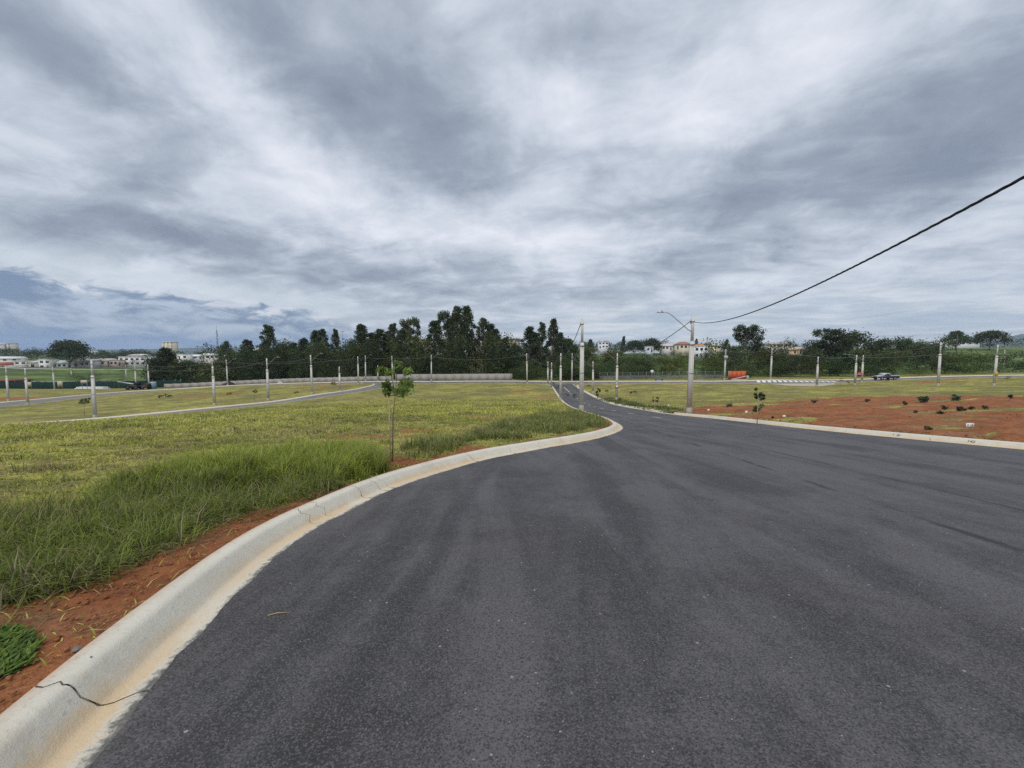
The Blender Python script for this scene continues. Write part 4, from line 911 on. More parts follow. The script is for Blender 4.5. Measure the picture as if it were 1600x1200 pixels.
for a, b, s, l in (('R3', 'R2', .9, 'cable running back from the near lamp pole to the speed sign pole'), ('R2', 'R1', .6, 'cable from the speed sign pole to the short pole behind it'), ('R1', 'C6', 1.0, 'cable from the short right kerb pole to the far junction pole'),
                   ('M4', 'M3', 1.0, 'cable from the big grass pole down to the main road pole'), ('M3', 'M2', .5, 'cable from the main road pole to the short corner poles'), ('M2', 'C5', .6, 'cable from the short corner pole to the pole above the meadow'),
                   ('C5', 'C4', 1.0, 'long cable over the cross road before the dark trees'), ('C4', 'C3', .5, 'cable from the panel wall pole to the pole behind the sapling'), ('C3', 'C2', .4, 'cable between the poles left of the sapling crown'), ('C2', 'L11', .9, 'cable from the junction down to the pole below the white block'),
                   ('L11', 'L10', .5, 'cable between the two lamp poles along the left road'), ('L10', 'L7', .4, 'cable from the lamp pole to the foremost of three left poles'), ('L7', 'L1', .6, 'cable from the group of three to the lone thick meadow pole'), ('L8', 'C1', 1.0, 'cable from the rear left poles along the ring road'),
                   ('L9', 'L6', .7, 'cable above the dark soil heap on the left'), ('L2', 'L5', 1.0, 'cable along the far left ring road before the fence'), ('C6', 'X1', 1.0, 'cable from the far junction to the meter box pole'), ('X1', 'X2', .4, 'cable between the meter box pole and the two-armed pole'), ('X2', 'X4', .6, 'cable from the two-armed pole to the stop sign pole'), ('X4', 'X7', .6, 'cable from the stop sign pole to the right-edge pole'), ('X3', 'X6', .5, 'cable from the hatching pole to the tall right field pole')):
    cable(a, b, s, l)

# ------------------------------------------------------------------ signs
def round_sign():
    x, y = xdep(1019, 99); z = h1(x, y) + .1
    o = thing('road_sign', 'white round road sign on a post in front of the metal fence', 'road sign', (x, y, z))
    G().tube([(0, 0, -.2), (0, 0, 2.6)], .04, 6).build('post', STEEL, o)
    G().tube([(0, -.05, 2.3), (0, -.08, 2.3)], .42, 20).build('disc', WHITE, o)
    bs = board(1024, 1036, 592.2, 597.0, 97.5, simple('sign_blue', (.025, .045, .16), .5), 'dark blue sign board with white lettering beside the metal fence', 'sign', 'sign_board', True, .06, None)
    zc = (ztop(592.2, 97.5) + ztop(597.0, 97.5)) / 2 - bs.location.z
    lt = G()
    for k in range(6): lt.box((-.5 + k * .2, -.036, zc + .04), (.13, .012, .22))
    lt.box((0, -.036, zc - .17), (1.0, .012, .05)).build('lettering', WHITE, bs)
round_sign()
def text_lines(o, lines, y0, m):
    pass
def stop_sign():
    x, y = 72.6, 81.5; z = h1(x, y) + .1
    o = thing('stop_sign', 'red octagonal stop sign half behind a concrete pole on the right', 'stop sign', (x, y, z), -.25)
    G().tube([(0, 0, -.2), (0, 0, 2.5)], .04, 6).build('post', STEEL, o)
    pts = [(.5 * math.cos(R(22.5 + 45 * k)), .5 * math.sin(R(22.5 + 45 * k))) for k in range(8)]
    g = G(); g.add([(a, -.05, 2.1 + b) for a, b in pts] + [(a, -.075, 2.1 + b) for a, b in pts], [tuple(range(8)), tuple(range(8, 16))[::-1]] + [(i, 8 + i, 8 + (i + 1) % 8, (i + 1) % 8) for i in range(8)])
    g.build('plate', simple('sign_red', (.42, .02, .03), .5), o); textpart('PARE', o, (0, -.082, 2.1), .34, WHITE)
stop_sign()
def speed_plate():
    r_ = [q for q in COL.objects if q.get('label', '').startswith('pole with a small round speed')][0]
    d = G().tube([(0, -.17, 2.15), (0, -.20, 2.15)], .30, 18).build('speed_plate', simple('sign_red', (.42, .02, .03), .5), r_)
    G().tube([(0, -.2, 2.15), (0, -.206, 2.15)], .21, 18).build('plate_face', WHITE, d)
speed_plate()
# orange hoarding and the white barrier
def hoarding():
    OR = simple('orange_hoarding', (.55, .105, .04), .6, .3, var=.08, scale=.6)
    x0, y0 = xdep(1139, 93.6); x1, y1 = xdep(1166, 94.4); z = h1((x0 + x1) / 2, y0) + .1
    o = thing('hoarding', 'bright orange site hoarding beside the meter box pole', 'hoarding', ((x0 + x1) / 2, (y0 + y1) / 2, z), math.atan2(y1 - y0, x1 - x0)); w = math.hypot(x1 - x0, y1 - y0)
    for k in range(4): G().box((-w / 2 + w * (k + .5) / 4, 0, 1.05), (w / 4 - .02, .06, 1.95)).build('sheet_panel', OR, o)
    for k in range(5): G().box((-w / 2 + w * k / 4, .08, .9), (.09, .09, 2.3)).build('post', STEEL, o)
    b = thing('barrier', 'white A-frame barrier with sloping bar in front of the orange hoarding', 'barrier', ((x0 + x1) / 2 + .3, (y0 + y1) / 2 - 1.0, z))
    G().tube([(-2.2, 0, .12), (1.7, 0, .95)], .07, 6).build('sloping_bar', WHITE, b)
    G().tube([(1.6, .1, 1.0), (2.05, 0, .0)], .06, 6).build('leg', WHITE, b); G().tube([(1.6, -.1, 1.0), (1.3, 0, .0)], .06, 6).build('leg', WHITE, b)
    G().box((-.4, 0, .08), (3.9, .12, .14)).build('foot_bar', WHITE, b)
hoarding()
# white stripes painted on the cross road mouth
for k in range(15):
    c = np.array(xdep(1186 + k * 8.4, 89.2 + k * .12)); d = np.array([1.1, 1.9]); w = np.array([.36, -.05])
    a = [c - d - w, c - d + w, c + d + w, c + d - w]
    mk('hatch_stripe', [(p[0], p[1], h1(*p) + .035) for p in a], [(0, 1, 2, 3)], WHITE, cross_road)

# ------------------------------------------------------------------ pickup, loader, site bits
def pickup():
    x, y = xdep(1384, 93.2); z = h1(x, y) + .02
    o = thing('pickup_truck', 'white and dark blue single-cab pickup driving left on the cross road', 'pickup truck', (x, y, z), 0.06); o.scale = (.94, .94, .94)
    BW = simple('truck_white', (.46, .47, .50), .35, .5, var=.03); BD = simple('truck_dark', (.02, .022, .05), .35, .5, var=.05); GL = simple('window_glass', (.03, .035, .04), .15, .5)
    def ext(prof, w, name, m, par, y0=0.0):   # side profile swept across the width
        n = len(prof); v = [(a, y0 - w / 2, b) for a, b in prof] + [(a, y0 + w / 2, b) for a, b in prof]
        f = [tuple(range(n)), tuple(range(n, 2 * n))[::-1]] + [(i, n + i, n + (i + 1) % n, (i + 1) % n) for i in range(n)]
        return mk(name, v, f, m, par)
    ext([(-2.75, .45), (-2.8, .75), (-2.72, .98), (-1.5, 1.12), (-.2, 1.12), (2.85, 1.05), (2.85, .5)], 1.84, 'body', BD, o)
    ext([(-2.6, 1.0), (-1.45, 1.15), (-1.3, 1.20), (-1.45, 1.08), (-2.65, .95)], 1.74, 'bonnet', BW, o)
    ext([(-1.35, 1.13), (-.72, 1.72), (-.5, 1.78), (.2, 1.78), (.42, 1.70), (.5, 1.13)], 1.62, 'cab', BW, o)
    ext([(-1.12, 1.2), (-.66, 1.64), (.18, 1.66), (.3, 1.2)], 1.66, 'side_window', GL, o)
    for s in (-1, 1): G().box((1.7, s * .9, 1.13), (2.35, .06, .14)).build('bed_rail', BW, o)
    G().box((2.85, 0, 1.0), (.06, 1.8, .5)).build('tailgate', BW, o)
    for s in (-1, 1): G().box((-2.78, s * .68, .78), (.06, .3, .18)).build('headlight', WHITE, o)
    for wx in (-1.75, 1.65):
        for s in (-1, 1):
            w = G().tube([(wx, s * .72, .37), (wx, s * .95, .37)], .37, 18).build('wheel', BLACK, o)
            G().tube([(wx, s * .951, .37), (wx, s * .965, .37)], .21, 14).build('rim', STEEL, w)
pickup()
def loader():
    x, y = xdep(205, 116.5); z = h1(x, y) + .1
    o = thing('loader', 'black site loader with a raised grey chute on the left', 'loader', (x, y, z), .05); DK = simple('black_machine', (.018, .018, .02), .5, .3)
    G().box((.6, 0, 1.0), (3.2, 1.6, 1.1), 0, .85).build('body', DK, o); G().box((1.5, 0, 1.9), (1.2, 1.4, .9), 0, .8).build('cabin', DK, o)
    v = G(); v.tube([(-4.2, 0, 2.4), (1.4, 0, 1.45)], .16, 6); v.tube([(-4.2, .5, 2.4), (1.4, .5, 1.45)], .16, 6); v.build('chute', STEEL, o)
    for wx in (-.6, 1.7):
        for s in (-1, 1): G().tube([(wx, s * .7, .45), (wx, s * 1.0, .45)], .5, 14).build('wheel', BLACK, o)
    x, y = xdep(224, 117); o = thing('dark_trailer', 'dark low trailer between the two poles near the toilet cabin', 'trailer', (x, y, h1(x, y) + .1), -.05)
    G().box((0, 0, .9), (3.6, 1.7, .7), 0, .9).build('bed', DK, o); G().box((1.2, 0, 1.5), (.9, 1.3, .6)).build('cargo', simple('cargo_brown', (.08, .045, .03), .8), o)
    for s in (-1, 1): G().tube([(.3, s * .75, .42), (.3, s * 1.0, .42)], .42, 12).build('wheel', BLACK, o)
    x, y = xdep(238, 118); o = thing('toilet_cabin', 'pale blue portable toilet cabin on the left', 'toilet cabin', (x, y, h1(x, y) + .1))
    B = simple('pale_blue', (.20, .32, .40), .6); G().box((0, 0, 1.0), (1.1, 1.1, 2.0)).build('cabin', B, o); G().box((0, 0, 2.07), (1.2, 1.2, .14), 0, .8).build('roof', WHITE, o); G().box((0, -.56, .95), (.8, .04, 1.75)).build('door', simple('blue_door', (.15, .25, .34), .6), o)
    x, y = xdep(142, 123.5); o = thing('pipe_stack', 'stack of long white pipes lying before the green fence', 'pipes', (x, y, h1(x, y) + .1))
    for k in range(5): G().tube([(-4.5 + (k % 2) * .3, (k - 2) * .42, .22), (4.5 + (k % 3) * .2, (k - 2) * .42, .22)], .2, 9).build('pipe', WHITE, o)
    for k in range(4): G().tube([(-4.2 + (k % 2) * .4, (k - 1.5) * .42, .58), (4.3, (k - 1.5) * .42, .58)], .2, 9).build('pipe', WHITE, o)
loader()
def heap(px, dep, w, d, hgt, col, label, name='soil_heap', cat='heap'):
    x, y = xdep(px, dep); n = 26; u, v = np.meshgrid(np.linspace(-1, 1, n), np.linspace(-1, 1, n)); r_ = np.sqrt(u * u + v * v)
    z = np.clip(1 - r_, 0, 1) ** .8 * hgt * (.7 + .6 * fbm(u * 3 + px, v * 3, 3, 4)) - .05
    X, Y = u * w / 2, v * d / 2; i, j = np.meshgrid(np.arange(n - 1), np.arange(n - 1), indexing='ij'); a = (i * n + j).ravel()
    o = mk(name, np.c_[X.ravel(), Y.ravel(), z.ravel()], np.c_[a, a + 1, a + n + 1, a + n], simple(name + '_%d' % px, col, .95, .05, var=.4, scale=2, bump=.6), None, None, True)
    o.location = (x, y, h1(x, y) + .1); return tag(o, label, cat)
heap(358, 122, 4.6, 3.5, 1.6, (.045, .04, .04), 'dark heap of soil beside the rear right pole on the left')
heap(437, 116.5, 1.8, 1.2, 1.0, (.42, .40, .36), 'small pale heap of rubble in front of the low panel wall', 'rubble_heap')
def shed_roofed():
    house('low shed with a dull red sheet roof behind the left end of the green fence', -8, 31, 592, 597.5, 140, (.25, .16, .13), (.20, .075, .06), 'gable', 1, 4, 'shed', 'shed', None, 5)
shed_roofed()
# lattice mast and floodlight pole
def mast():
    x, y = xdep(342, 420); z = h1(x, y); top = ztop(507, 420); H = top - z
    o = thing('lattice_mast', 'thin lattice radio mast above the far left trees', 'mast', (x, y, z)); SM = simple('mast_steel', (.16, .17, .19), .6)
    for k in range(3):
        a = R(120 * k); G().tube([(1.3 * math.cos(a), 1.3 * math.sin(a), 0), (.35 * math.cos(a), .35 * math.sin(a), H * .86)], .13, 5).build('leg', SM, o)
    g = G()
    for i in range(14):
        q = i / 14; q2 = (i + 1) / 14
        for k in range(3):
            a, b = R(120 * k), R(120 * (k + 1)); r0, r1 = 1.3 - .95 * q, 1.3 - .95 * q2
            g.tube([(r0 * math.cos(a), r0 * math.sin(a), H * .86 * q), (r1 * math.cos(b), r1 * math.sin(b), H * .86 * q2)], .06, 4)
    g.build('bracing', SM, o); G().tube([(0, 0, H * .84), (0, 0, H)], .09, 5).build('aerial', SM, o)
    for dx, zz in ((-.9, .80), (.9, .76), (.5, .66)): G().box((dx, 0, H * zz), (.5, .3, 2.0)).build('antenna_panel', WHITE, o)
    x, y = xdep(537, 300); z = h1(x, y); H = ztop(518, 300) - z
    o = thing('floodlight_mast', 'slender floodlight mast with cross bar above the eucalyptus row', 'floodlight', (x, y, z))
    G().tube([(0, 0, 0), (0, 0, H)], [.22, .12], 6).build('mast', SM, o); G().box((0, 0, H - .15), (2.6, .3, .35)).build('lamp_bar', SM, o); G().box((0, 0, H * .72), (1.6, .6, .5)).build('platform', SM, o)
mast()

# ------------------------------------------------------------------ trees one can tell apart
EU = 'eucalyptus_tree'
T_ = [
 (420, 504, 34, 142, 'euc', 1, 'thin lone tall eucalyptus above the left lamp pole', EU), (386, 528, 30, 146, 'euc', 3, 'shorter eucalyptus left of the thin lone one', EU), (446, 528, 36, 150, 'broad', 1, 'round dark tree right of the thin lone eucalyptus', 'tree'),
 (475, 526, 32, 140, 'euc', 2, 'dark eucalyptus right beside the white block gap', EU), (492, 513, 28, 138, 'euc', 0, 'pointed eucalyptus, left of the twin tops near the floodlight mast', EU), (507, 511, 26, 136, 'euc', 3, 'pointed eucalyptus, right of the twin tops', EU), (526, 511, 22, 138, 'euc', 1, 'narrow eucalyptus just left of the floodlight mast', EU), (547, 526, 30, 134, 'broad', 2, 'low dense tree under the floodlight mast', 'tree'),
 (567, 503, 38, 132, 'euc', 2, 'eucalyptus with a pointed tip above the junction poles', EU), (592, 511, 38, 130, 'euc', 0, 'flat-topped eucalyptus behind the sapling crown', EU), (617, 502, 28, 131, 'euc', 1, 'eucalyptus with a small separate tuft on top, left of the open one', EU), (641, 493, 34, 128, 'open', 1, 'airy open eucalyptus at the left edge of the sky gap', EU),
 (660, 534, 26, 124, 'broad', 0, 'low tree filling the gap before the warehouse', 'tree'), (681, 498, 38, 128, 'euc', 0, 'left shoulder eucalyptus of the tallest clump', EU), (700, 483, 34, 130, 'open', 1, 'airy eucalyptus left of the tallest top', EU), (714, 474, 38, 126, 'euc', 0, 'tallest eucalyptus in the centre, left top', EU), (733, 474, 38, 129, 'euc', 0, 'tallest eucalyptus in the centre, right top', EU), (754, 493, 34, 127, 'euc', 1, 'right shoulder eucalyptus of the tallest clump', EU), (776, 511, 30, 125, 'euc', 3, 'small eucalyptus at the right end of the tallest clump', EU), (800, 534, 34, 128, 'broad', 2, 'low dark tree below the warehouse roof end', 'tree'),
 (458, 533, 30, 144, 'euc', 0, 'low eucalyptus between the thin lone one and the white block', EU), (583, 517, 28, 135, 'euc', 3, 'eucalyptus squeezed between the pointed and the flat-topped one', EU), (605, 514, 28, 133, 'euc', 2, 'eucalyptus just right of the flat-topped one', EU), (630, 512, 30, 130, 'euc', 0, 'eucalyptus below the airy open crown, left side', EU), (651, 522, 26, 127, 'euc', 3, 'short eucalyptus at the left rim of the warehouse gap', EU), (766, 503, 32, 128, 'euc', 0, 'eucalyptus between the right shoulder and the small end one', EU), (788, 524, 30, 129, 'euc', 2, 'low eucalyptus beyond the right end of the tallest clump', EU), (838, 516, 30, 136, 'euc', 2, 'dark eucalyptus behind the left twin crown', EU), (875, 517, 28, 138, 'euc', 0, 'shorter eucalyptus right against the taller twin crown', EU),
 (825, 507, 36, 134, 'euc', 0, 'eucalyptus left of the twin round crowns', EU), (846, 500, 24, 132, 'euc', 1, 'left one of the twin tall crowns beside the main road axis', EU), (863, 494, 30, 130, 'euc', 2, 'right and taller one of the twin crowns', EU),
 (888, 529, 42, 150, 'dome', 1, 'rounded tree right of the twin crowns', 'tree'), (918, 540, 36, 155, 'broad', 1, 'olive tree behind the big near pole', 'tree'), (955, 545, 44, 150, 'broad', 1, 'mid-green tree above the speed sign pole', 'tree'), (990, 556, 40, 140, 'broad', 0, 'dark bushy tree left of the round road sign', 'tree'), (1050, 560, 40, 135, 'broad', 0, 'brownish dark tree below the cream hillside house', 'tree'), (1010, 566, 34, 128, 'broad', 2, 'low dark tree behind the round road sign', 'tree'),
 (1165, 505, 48, 132, 'open', 0, 'lone tall tree with airy flat crown above the orange hoarding', 'tree'), (1150, 545, 46, 130, 'broad', 2, 'dark tree below the lone airy crown, left side', 'tree'), (1185, 541, 44, 134, 'broad', 0, 'dark tree below the lone airy crown, right side', 'tree'), (1215, 549, 44, 132, 'broad', 1, 'olive tree behind the two-armed pole', 'tree'), (1245, 552, 40, 130, 'broad', 0, 'dark tree left of the big right grove', 'tree'), (1268, 528, 44, 130, 'broad', 2, 'left shoulder tree of the big right grove', 'tree'), (1297, 511, 54, 128, 'open', 0, 'highest tree of the right grove with sky showing through', 'tree'), (1296, 530, 50, 130, 'broad', 0, 'dense tree under the highest one of the right grove', 'tree'), (1340, 513, 58, 131, 'broad', 2, 'broad tree right of the highest one in the right grove', 'tree'), (1372, 526, 40, 133, 'broad', 2, 'right shoulder tree of the right grove', 'tree'), (1405, 525, 32, 150, 'broad', 0, 'tree right of the grove behind the pickup', 'tree'), (1432, 530, 40, 160, 'broad', 1, 'tree between the grove and the long white shed', 'tree'), (1455, 535, 36, 150, 'broad', 2, 'dark tree at the left end of the long white shed', 'tree'), (1480, 556, 44, 120, 'broad', 2, 'dark low tree behind the tall right field pole', 'tree'),
 (1490, 517, 38, 300, 'dome', 1, 'rounded tree above the long white shed roof', 'tree'), (1543, 517, 48, 290, 'dome', 0, 'wide domed dark tree on the right hill', 'tree'), (922, 530, 15, 330, 'dome', 1, 'small round tree on the hilltop left of the white house', 'tree'), (973, 524, 10, 330, 'euc', 2, 'small pointed tree rising over the hilltop wood', 'tree'), (990, 532, 34, 320, 'dome', 0, 'wide hilltop tree in the middle', 'tree'), (1018, 529, 34, 320, 'dome', 0, 'wide hilltop tree left of the villa', 'tree'), (1087, 528, 7, 330, 'euc', 1, 'tiny tree standing on the skyline right of the near lamp pole', 'tree'), (1134, 530, 12, 330, 'dome', 1, 'small skyline tree left of the lone airy crown', 'tree'),
 (110, 532, 56, 290, 'dome', 0, 'big round dark tree behind the left rows of houses', 'tree'), (355, 533, 22, 330, 'dome', 1, 'domed tree right of the lattice mast', 'tree'), (262, 541, 44, 136, 'euc', 2, 'dark near tree left of the ring road, partly covering the yellow tower', 'tree'), (246, 556, 36, 134, 'broad', 2, 'dark tree right of the big white house', 'tree'), (285, 560, 40, 136, 'broad', 0, 'dark bushy tree above the low wall start', 'tree'), (312, 563, 36, 142, 'broad', 1, 'lighter green bushy tree above the low wall', 'tree'), (345, 558, 34, 138, 'broad', 1, 'green bushy tree behind the group of three poles', 'tree'), (365, 553, 30, 136, 'broad', 2, 'dark dense tree left of the shorter eucalyptus', 'tree'),
 (405, 545, 34, 134, 'broad', 2, 'dark tree at the foot of the thin lone eucalyptus', 'tree'), (437, 556, 34, 130, 'broad', 2, 'dark tree behind the small pale rubble heap', 'tree'), (465, 562, 30, 130, 'broad', 0, 'dark low tree under the white block', 'tree')]
for a in T_: tree(*a)
def palm(px, ytop, dep, label, W=5.0):
    x, y = xdep(px, dep); z = h1(x, y); H = ztop(ytop, dep) - z - .8
    o = thing('palm_tree', label, 'palm tree', (x, y, z), 0, 'distant palms'); G().tube([(0, 0, -.3), (.1, 0, H * .5), (0, .1, H)], [.22, .17, .14], 6).build('trunk', BARK, o)
    FM = simple('palm_frond', (.035, .055, .03), .8, .1)
    for k in range(9):
        a = k * 6.283 / 9 + rng.random() * .3; dx, dy = math.cos(a), math.sin(a); up = .2 + .9 * rng.random(); L = W / 2 * (.8 + .4 * rng.random()); P = []
        for i in range(5):
            q = i / 4; c = np.array([dx * L * q, dy * L * q, H + up * 2 * q - 2.3 * q * q]); w = .32 * (1 - q * .85) * (.5 if i == 0 else 1)
            P += [c + np.array([-dy, dx, -.25]) * w, c, c + np.array([dy, -dx, -.25]) * w]
        f = [(3 * i + j, 3 * i + j + 1, 3 * i + j + 4, 3 * i + j + 3) for i in range(4) for j in (0, 1)]
        mk('frond', P, f, FM, o)
for px, yt, d, l in ((192, 545, 420, 'far palm tree on the skyline, left one of two'), (216, 545, 420, 'far palm tree on the skyline, right one of two'), (311, 540, 430, 'palm left of the lattice mast, left one of the pair'), (318, 540.5, 432, 'palm left of the lattice mast, right one of the pair'), (1492, 518, 270, 'palm top poking out over the rounded tree by the shed'), (1516, 544, 190, 'small palm on the green slope below the domed tree')): palm(px, yt, d, l, 6.0)

# ------------------------------------------------------------------ scrub and far woods that read as one mass
def scatter(name, protos, pos, hs, ws, tints, kind='stuff'):
    VV = []; CC = []
    base = []
    for pr in protos:
        me = pr['crown']; v = np.zeros(len(me.vertices) * 3, np.float32); me.vertices.foreach_get('co', v); c = np.zeros(len(me.vertices) * 4, np.float32); me.attributes['tint'].data.foreach_get('color', c)
        base.append((v.reshape(-1, 4, 3), c.reshape(-1, 4, 4), pr))
    for i, (x, y) in enumerate(pos):
        v, c, pr = base[i % len(base)]; keep = slice(None)
        n_ = len(v); k = rng.permutation(n_)[:tints[i][1]] if tints[i][1] else np.arange(n_)
        vv = v[k].copy().reshape(-1, 3); a = rng.random() * 6.28; ca_, sa_ = math.cos(a), math.sin(a)
        vv = np.c_[vv[:, 0] * ca_ - vv[:, 1] * sa_, vv[:, 0] * sa_ + vv[:, 1] * ca_, vv[:, 2]] * np.array([ws[i] / pr['W'], ws[i] / pr['W'], hs[i] / pr['H']])
        VV.append(vv + np.array([x, y, h1(x, y)])); cc = c[k].reshape(-1, 4).copy(); cc[:, :3] *= tints[i][0]; CC.append(cc)
    V = np.vstack(VV); f = np.arange(len(V)).reshape(-1, 4)
    return tag(mk(name, V, f, LEAF, None, {'tint': ('FLOAT_COLOR', 'POINT', np.vstack(CC))}), kind='stuff')
def band(n, P, wid, hmin, hmax, wmin, wmax, tint, nl=700):
    L = resample(P, 1.0); nn = normals(L, 1); pos = []; hs = []; ws = []; ts = []
    for _ in range(n):
        k = rng.integers(len(L)); q = L[k] + nn[k] * (rng.random() * wid); pos.append(q); f = rng.random() ** 1.5; hs.append(hmin + (hmax - hmin) * f); ws.append(wmin + (wmax - wmin) * rng.random()); ts.append((np.array(tint) * (.75 + .5 * rng.random()) * np.array([1 + .3 * (rng.random() - .5), 1, 1]), nl))
    return pos, hs, ws, ts
def xband(n, px0, px1, d0, d1, h0, h1_, w0, w1, tint, nl):
    pos = []; hs = []; ws = []; ts = []
    for _ in range(n):
        pos.append(xdep(px0 + (px1 - px0) * rng.random(), d0 + (d1 - d0) * rng.random())); hs.append(h0 + (h1_ - h0) * rng.random()); ws.append(w0 + (w1 - w0) * rng.random()); ts.append((np.array(tint) * (.75 + .5 * rng.random()), nl))
    return pos, hs, ws, ts
def multi(name, bands, protos):
    p, h_, w_, t_ = [], [], [], []
    for b in bands: p += b[0]; h_ += b[1]; w_ += b[2]; t_ += b[3]
    scatter(name, protos, p, h_, w_, t_)
BP = PROTO['broad'] + PROTO['bush']
multi('undergrowth', [band(135, [(-103, 127), (-80, 125), (-60, 122), (-36, 118), (-2, 113)], 22, 6.5, 15.5, 6, 10, (.85, .85, .85)),
                      band(72, [(-1, 110), (14, 108.5), (30, 107), (46, 103)], 30, 3, 8.0, 4, 8, (.9, .95, .85)), band(14, [(-1, 116), (30, 112), (46, 108)], 24, 4, 8, 5, 8, (1.5, 1.25, 1.0)),
                      band(46, [(52, 100), (66, 101), (84, 104), (100, 102), (112, 98)], 24, 3.5, 12, 5, 9, (.85, .85, .85)), band(24, [(112, 98), (122, 94), (140, 80)], 24, 3, 7, 5, 8, (.85, .85, .85)), band(22, [(52, 100), (66, 101), (84, 104), (100, 102), (118, 96), (140, 80)], 20, 2, 6.5, 4, 7, (1.35, 1.35, 1.1)),
                      band(26, [(1, 108), (14, 106.5), (23, 105.5)], 5, 2.5, 4.5, 4, 6, (.7, .75, .7)),
                      band(40, [(-190, 150), (-150, 160), (-112, 135)], 30, 2.0, 4.5, 4, 7, (.9, 1, .9), 500)], PROTO['broad'])
multi('meadow_scrub', [band(70, [(20, 150), (80, 165), (150, 190), (240, 190)], 90, 3, 6.5, 5, 10, (1.5, 1.5, 1.3), 300), xband(46, 900, 1078, 225, 268, 4.0, 8.2, 5, 9, (1.0, 1.05, .9), 320), xband(16, 1104, 1140, 225, 268, 4.0, 8.2, 5, 9, (1.0, 1.05, .9), 320), xband(16, 1076, 1106, 225, 260, 2.5, 5, 5, 8, (1.0, 1.05, .9), 320), xband(34, 1110, 1300, 215, 280, 5, 9.5, 6, 10, (.9, .95, .85), 320), band(40, [(200, 120), (240, 150), (300, 180)], 60, 2.5, 6, 4, 9, (1.3, 1.4, 1.2), 300), band(26, [(-260, 215), (-190, 200), (-140, 190)], 30, 1.5, 3.5, 3, 8, (1.2, 1.3, 1.1), 250)], PROTO['broad'])
def arcband(n, r0, r1, a0, a1, h0, h1_, w0, w1, tint, nl):
    pos = []; hs = []; ws = []; ts = []
    for _ in range(n):
        r_ = r0 + (r1 - r0) * rng.random(); a = R(a0 + (a1 - a0) * rng.random()); pos.append((r_ * math.tan(a), r_)); hs.append(h0 + (h1_ - h0) * rng.random()); ws.append(w0 + (w1 - w0) * rng.random()); ts.append((np.array(tint) * (.75 + .5 * rng.random()), nl))
    return pos, hs, ws, ts
multi('far_woodland', [arcband(260, 370, 560, -58, -15, 10, 15, 14, 26, (.8, .9, .95), 260), arcband(60, 300, 345, -56, -25, 4, 8, 6, 11, (1.0, 1.05, 1.0), 200), arcband(120, 350, 560, -20, 20, 6, 11, 14, 24, (.9, .95, .95), 240), arcband(150, 345, 560, 20, 62, 5, 10, 12, 24, (.9, 1, .9), 260), arcband(260, 600, 1300, -60, 60, 8, 13, 30, 60, (.9, 1, 1.05), 170), arcband(40, 305, 345, 8, 42, 4, 8, 8, 14, (1.1, 1.1, 1.0), 240), xband(34, 905, 1046, 338, 372, 9, 13.5, 11, 17, (.85, .9, .85), 330), xband(26, 1105, 1300, 325, 350, 6, 9.5, 9, 14, (.85, .9, .85), 300), xband(40, 0, 250, 345, 380, 9, 14, 10, 18, (.8, .85, .85), 300)], PROTO['dome'])

# ------------------------------------------------------------------ saplings
SAPLEAF = leafmat('sapling_leaf', trans=.35)
def sapling(x, y, H, W, label, crown0=.62, tone=(.10, .16, .035), leaves=240, ls=.09, stake=True, lean=.03, seed=0, gap=False, nb=9, paleleg=False):
    rl = np.random.default_rng(seed + 100); z = h1(x, y) + LOT - .02
    o = thing('sapling', label, 'sapling', (x, y, z), 0, 'young street trees on the verges'); g = G()
    bend = [(0, 0, -.05), (lean * H * .3, 0, H * .25), (lean * H * .2 + .02, .02, H * .45), (lean * H + .03, 0, H * .68)]
    g.tube(bend, [.016 * H / 2.2 + .004, .013 * H / 2.2 + .003, .010 * H / 2.2 + .003, .009], 6); tip = np.array(bend[-1])
    cen = []; siz = []; tint = []
    for k in range(nb):
        a = k * 2.4 + rl.random(); rr = W * .45 * (.25 + .8 * rl.random()); c = np.array([tip[0] + rr * math.cos(a), tip[1] + rr * math.sin(a) * .9, H * (crown0 + (1 - crown0) * (.12 + .76 * rl.random()))])
        cen.append(c); siz.append(W * .135 * (.7 + .6 * rl.random())); tint.append(np.array(tone) * (.7 + .7 * rl.random()))
        g.tube([tip * .96, (tip + c) / 2 + np.array([0, 0, .03]), c], [.009, .007, .004], 4, False)
    g.build('trunk', PALEBARK if paleleg else BARK, o, True)
    P, C = leaf_quads(cen, siz, [leaves // nb] * nb, tint, rl); V, f, at_ = leaves_to_mesh(P, C, ls, rl, .4)
    mk('crown', V, f, SAPLEAF, o, at_)
    if stake: G().tube([(-.03, -.035, -.05), (-.028, -.03, H * .62)], .014, 5).build('stake', simple('stake_wood', (.36, .29, .20), .9), o); G().tube([(-.055, -.045, H * .42), (lean * H * .25 + .02, .02, H * .42)], .012, 5).build('tie', simple('tie_cloth', (.4, .38, .3), .9), o)
    return o
xs, ys = at(613, 721); sapling(xs, ys, 2.24, .94, 'slender staked sapling with leafy crown by the near left kerb', (.57), (.22, .30, .085), 850, .092, seed=6, nb=13)
